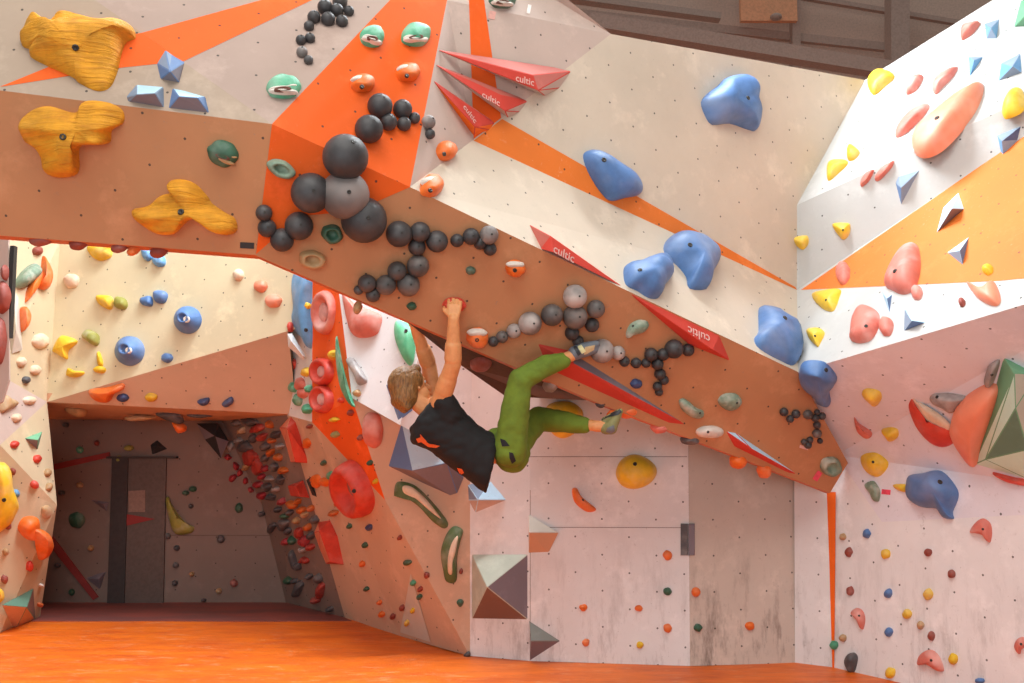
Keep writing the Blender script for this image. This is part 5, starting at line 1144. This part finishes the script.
for lab, x, y, rx, ry, m in (('yellow green hold above the left door jamb', 119,460,4.5,4.5,OLV),('olive hold above the cave door', 129,448,5,3,OLV),('green hold high on the left of the cave wall', 80,450,3.5,3.5,GN),('round dark green ball hold left of the cave door', 77,520,8.5,8,GND),
  ('small dark hold left of the ball hold', 62,493,3.5,2.5,GRD),('small brown hold above the dark pyramid by the door', 80,485,3.5,3,TAN),('dark green chip low on the left cave wall', 72,592,3,3.5,GND),('small brown chip low left in the cave', 91,548,3,3,TAN),('dark chip low left near the red bar', 58,565,3,2.5,GRD),
  ('dark chip on the right door jamb line, upper', 168,536,3,3,GRD),('dark chip beside the door, lower left of the sloper', 177,548,3,3,GRD),('round dark chip beside the cave door halfway down', 176,565,3,3,GRD),('dark chip low beside the cave door', 175,583,3,3,GRD),('dark chip below the seam, right part of the cave wall', 221,539,4,4,GRD),
  ('dark hold above the seam right of the middle', 239,508,4,5,GND),('brown dark chip low in the right part of the cave wall', 234,583,4,4,RDP),('faint chip low middle of the cave wall', 219,591,3,3,TAN),('dark chip at the floor line of the cave', 204,600,2.5,2,GRD),('small green chip above the sloper, left', 186,493,3.5,2.5,GND),
  ('green chip above the sloper, right', 193,489,4,3,GND),('small dark chip under the green ones', 191,506,2.5,2.5,GRD),('dark chip in the upper left of the cave under the ceiling', 66,425,3.5,2.5,GRD),('brown chip under the ceiling, upper left', 97,443,2.5,3,RDP),('faint brown chip in the middle of the wall below the seam', 192,574,2.5,2.5,TAN)):
    cave(lab, el(x, y, rx, ry), .05, m)
cave('yellow and brown sloper hold right of the cave door', [(166,500),(169,497),(172,505),(185,522),(194,527),(191,533),(176,534),(170,520)], .09, OLV)
# red painted bars on the cave wall and the seam
V_RDK = wallmat('dark_red_paint', (0.30, 0.035, 0.03), 0.3, dots=False)
PW = (d1, Vector((0, -1, 0)))
def bar(label, pts, m, name='wall_bar', t=0.02):
    bm = bmesh.new(); pl = (Vector((0, 10.04-t, 0)), Vector((0, -1, 0))); a = [bm.verts.new(on(pl, *p)) for p in pts]; b = [bm.verts.new(v.co+Vector((0, t, 0))) for v in a]
    bm.faces.new(a); bm.faces.new(b[::-1]); k = len(a)
    for i in range(k): bm.faces.new([a[i], a[(i+1)%k], b[(i+1)%k], b[i]])
    bmesh.ops.recalc_face_normals(bm, faces=bm.faces); p = sum((v.co for v in bm.verts), Vector())/len(bm.verts)
    return mesh_obj(name, bm, m, p, smooth=False)
tag(bar('', [(54,464),(109,452),(110,457),(54,470)], V_RDK), 'dark red bar rising to the right on the left cave wall', 'bar', 'red bars in the cave')
tag(bar('', [(45,527),(49,532),(98,597),(93,600),(45,540)], V_RDK), 'dark red bar slanting down to the floor on the left cave wall', 'bar', 'red bars in the cave')
# door recess at the back of the cave
o = bar('', [(107,603),(112,458),(128,458),(124,603)], plain('dark_door_jamb', (0.05, 0.04, 0.038), 0.7), 'trim_1', 0.05); o['kind'] = 'structure'
o = bar('', [(124,603),(128,458),(166,458),(163,603)], plain('brown_door', (0.13, 0.095, 0.08), 0.6), 'door_1', 0.03); o['kind'] = 'structure'
o = bar('', [(106,456.5),(176,456.5),(176,458.5),(106,458.5)], plain('door_head', (0.05, 0.035, 0.03), 0.6), 'trim_2', 0.07); o['kind'] = 'structure'
tag(bar('', [(128.5,491),(145,490),(145,512),(128.5,512)], plain('pale_paper', (0.30, 0.20, 0.16), 0.8), 'paper_notice', 0.035), 'pale blank paper sheet fixed to the cave door', 'paper')
tag(bar('', [(125.5,514),(155,519),(125.5,526)], V_RDK, 'pennant', 0.04), 'red triangular pennant-shaped plate on the cave door', 'sign')
for y0, x0, x1 in ((535, 166, 280),):
    o = bar('', [(x0,y0),(x1,y0),(x1,y0+.8),(x0,y0+.8)], plain('panel_seam', (0.16, 0.11, 0.09), 0.8), 'trim_3', 0.004); o['kind'] = 'structure'
# dense holds on the right side wall of the cave
rnd = random.Random(11)
SPOTS = [(231,447,'grey'),(237,423,'dark'),(250,421,'dark'),(243,430,'brown'),(258,428,'red'),(263,436,'red'),(271,424,'orange'),(273,440,'orange'),(266,446,'dark'),(277,434,'dark'),(245,447,'dark'),(240,440,'grey'),(252,458,'red'),(258,466,'red'),(266,458,'dark'),(272,452,'orange'),(279,457,'orange'),(266,468,'crimson'),(275,467,'dark'),(284,470,'orange'),(263,476,'crimson'),(271,478,'grey'),(281,480,'dark'),(259,484,'crimson'),(268,487,'dark'),(277,489,'grey'),(263,495,'crimson'),(272,497,'dark'),(283,501,'crimson'),(293,505,'orange'),(299,501,'orange'),(303,510,'orange'),(312,508,'orange'),(291,512,'dark'),(262,514,'dark'),(273,527,'dark'),(284,524,'dark'),(289,531,'dark'),(298,520,'brown'),(306,514,'brown'),(316,519,'dark'),(309,527,'orange'),(300,533,'red'),(287,541,'crimson'),(293,540,'green'),(305,541,'crimson'),(311,547,'red'),(304,549,'grey'),(312,535,'dark'),(294,560,'dark'),(299,566,'dark'),(305,560,'red'),(299,588,'dark'),(296,580,'dark'),(289,580,'green'),(310,576,'dark'),(319,578,'dark'),(321,590,'red'),(316,600,'red'),(331,609,'dark'),(247,466,'brown'),(240,473,'crimson'),(236,466,'crimson'),(228,457,'crimson'),(246,481,'crimson'),(251,490,'crimson'),(233,478,'crimson'),(325,532,'orange'),(335,513,'orange'),(340,503,'orange'),(286,516,'green'),(279,509,'dark'),(281,446,'grey'),(254,438,'dark')]
CM = {'grey': GRY, 'dark': GRD, 'brown': TAN, 'red': holdmat('dull_red_resin', (0.42, 0.045, 0.03), 0.6, 0.1), 'orange': holdmat('dull_orange_resin', (0.55, 0.13, 0.02), 0.6, 0.1), 'crimson': holdmat('crimson_resin', (0.38, 0.03, 0.04), 0.6, 0.1), 'green': GND}
BIG = {(231,447):(4,5),(250,421):(8,4),(245,447):(7,6),(258,428):(7,4),(252,458):(8,9),(258,466):(5,9),(263,436):(5,4),(284,524):(5,6),(273,527):(3,6),(300,533):(4,6),(305,541):(5,6),(299,588):(4.5,8.5),(294,560):(3,9),(321,590):(4,9),(293,505):(6,4),(277,434):(5,4),(281,480):(4,5)}
used = {}
def where(x, y):
    v = 'ceiling edge' if y < 432 else 'upper part' if y < 462 else 'middle' if y < 500 else 'lower middle' if y < 545 else 'near the mat'
    return v
BYX = sorted(SPOTS)
for x, y, c in SPOTS:
    # nearest other hold that is already distinguishable
    nb = min((s for s in SPOTS if (s[0], s[1]) != (x, y) and s[2] != c), key=lambda s: (s[0]-x)**2+(s[1]-y)**2)
    dx, dy = x-nb[0], y-nb[1]; side = ('right of' if dx > 0 else 'left of') if abs(dx) > abs(dy) else ('below' if dy > 0 else 'above')
    rx, ry = BIG.get((x, y), (rnd.uniform(2.6, 4.2), rnd.uniform(2.6, 4.4)))
    sz = 'large' if rx*ry > 28 else 'small'
    k = (sz, c, where(x, y), side, nb[2])
    lab = f'{sz} {c} hold {side} a {nb[2]} one, crowded cave wall, {where(x, y)}'
    used.setdefault(lab, []).append((x, y, rx, ry, c))
for lab, lst in used.items():
    lst.sort()
    for i, (x, y, rx, ry, c) in enumerate(lst):
        L2 = lab
        if len(lst) == 2: L2 = ('left ' if i == 0 else 'right ')+lab
        elif len(lst) > 2: L2 = (('leftmost ', 'second ', 'third ', 'fourth ', 'fifth ')[i])+lab
        hold('cave_hold', L2, el(x, y, rx, ry, rnd.uniform(-.5, .5), 9, 0.22), 0.06, CM[c], group='crowded holds on the right cave wall', lump=0.12)
# ------------------------------------------------------------------ hall beyond the wall tops
def beam(x0, y0, x1, y1, Y, h, d, label, name='steel_beam', mat=M_BEAM):
    a, b = at(x0, y0, Y), at(x1, y1, Y); dv = b-a; c = (a+b)/2; bm = bmesh.new()
    bmesh.ops.create_cube(bm, size=1.0)
    ang = math.atan2(dv.z, dv.x); M = Matrix.Translation(c) @ Matrix.Rotation(-ang, 4, 'Y') @ Matrix.Diagonal((dv.length, d, h, 1)); bmesh.ops.transform(bm, matrix=M, verts=bm.verts)
    return tag(mesh_obj(name, bm, mat, c, smooth=False), label, 'beam')
beam(540, -6, 720, 18, 15.5, .10, .2, 'dark beam running along the hall wall at the top edge left of the peach board')
beam(590, 22, 1010, 90, 15.0, .22, .25, 'brown horizontal girder just above the climbing wall top')
beam(560, 12, 1000, 60, 16.6, .14, .1, 'thin brown rail high on the far hall wall')
beam(897, -10, 897, 90, 15.8, .30, .3, 'broad brown upright column near the right wall slope', 'steel_column')
beam(795, -10, 795, 70, 16.5, .14, .2, 'thin brown upright right of the peach board', 'steel_column')
beam(700, -20, 1000, 30, 16.8, .08, .1, 'thin dark rail crossing the hall wall behind the column')
tag(bar_ := mesh_obj('wall_board', (lambda bm: (boxm(bm, at(768, 3, 16.2), (0.95, 0.1, 0.66)), bm)[1])(bmesh.new()), M_PEACH, at(768, 3, 16.2), smooth=False), 'peach rectangular board on the hall wall at the top edge', 'board')
bm = bmesh.new(); ellip(bm, at(776, 17, 16.0), Vector((1, 0, 0)), Vector((0, 1, 0)), Vector((0, 0, 1)), .10, .1, .06, 12); cap(bm, at(776, 17, 16.0), at(774, 16, 16.2), .03, .03)
tag(mesh_obj('spot_lamp', bm, M_BEAM, at(776, 17, 15.6)), 'small dark spot lamp in front of the peach board corner', 'lamp')
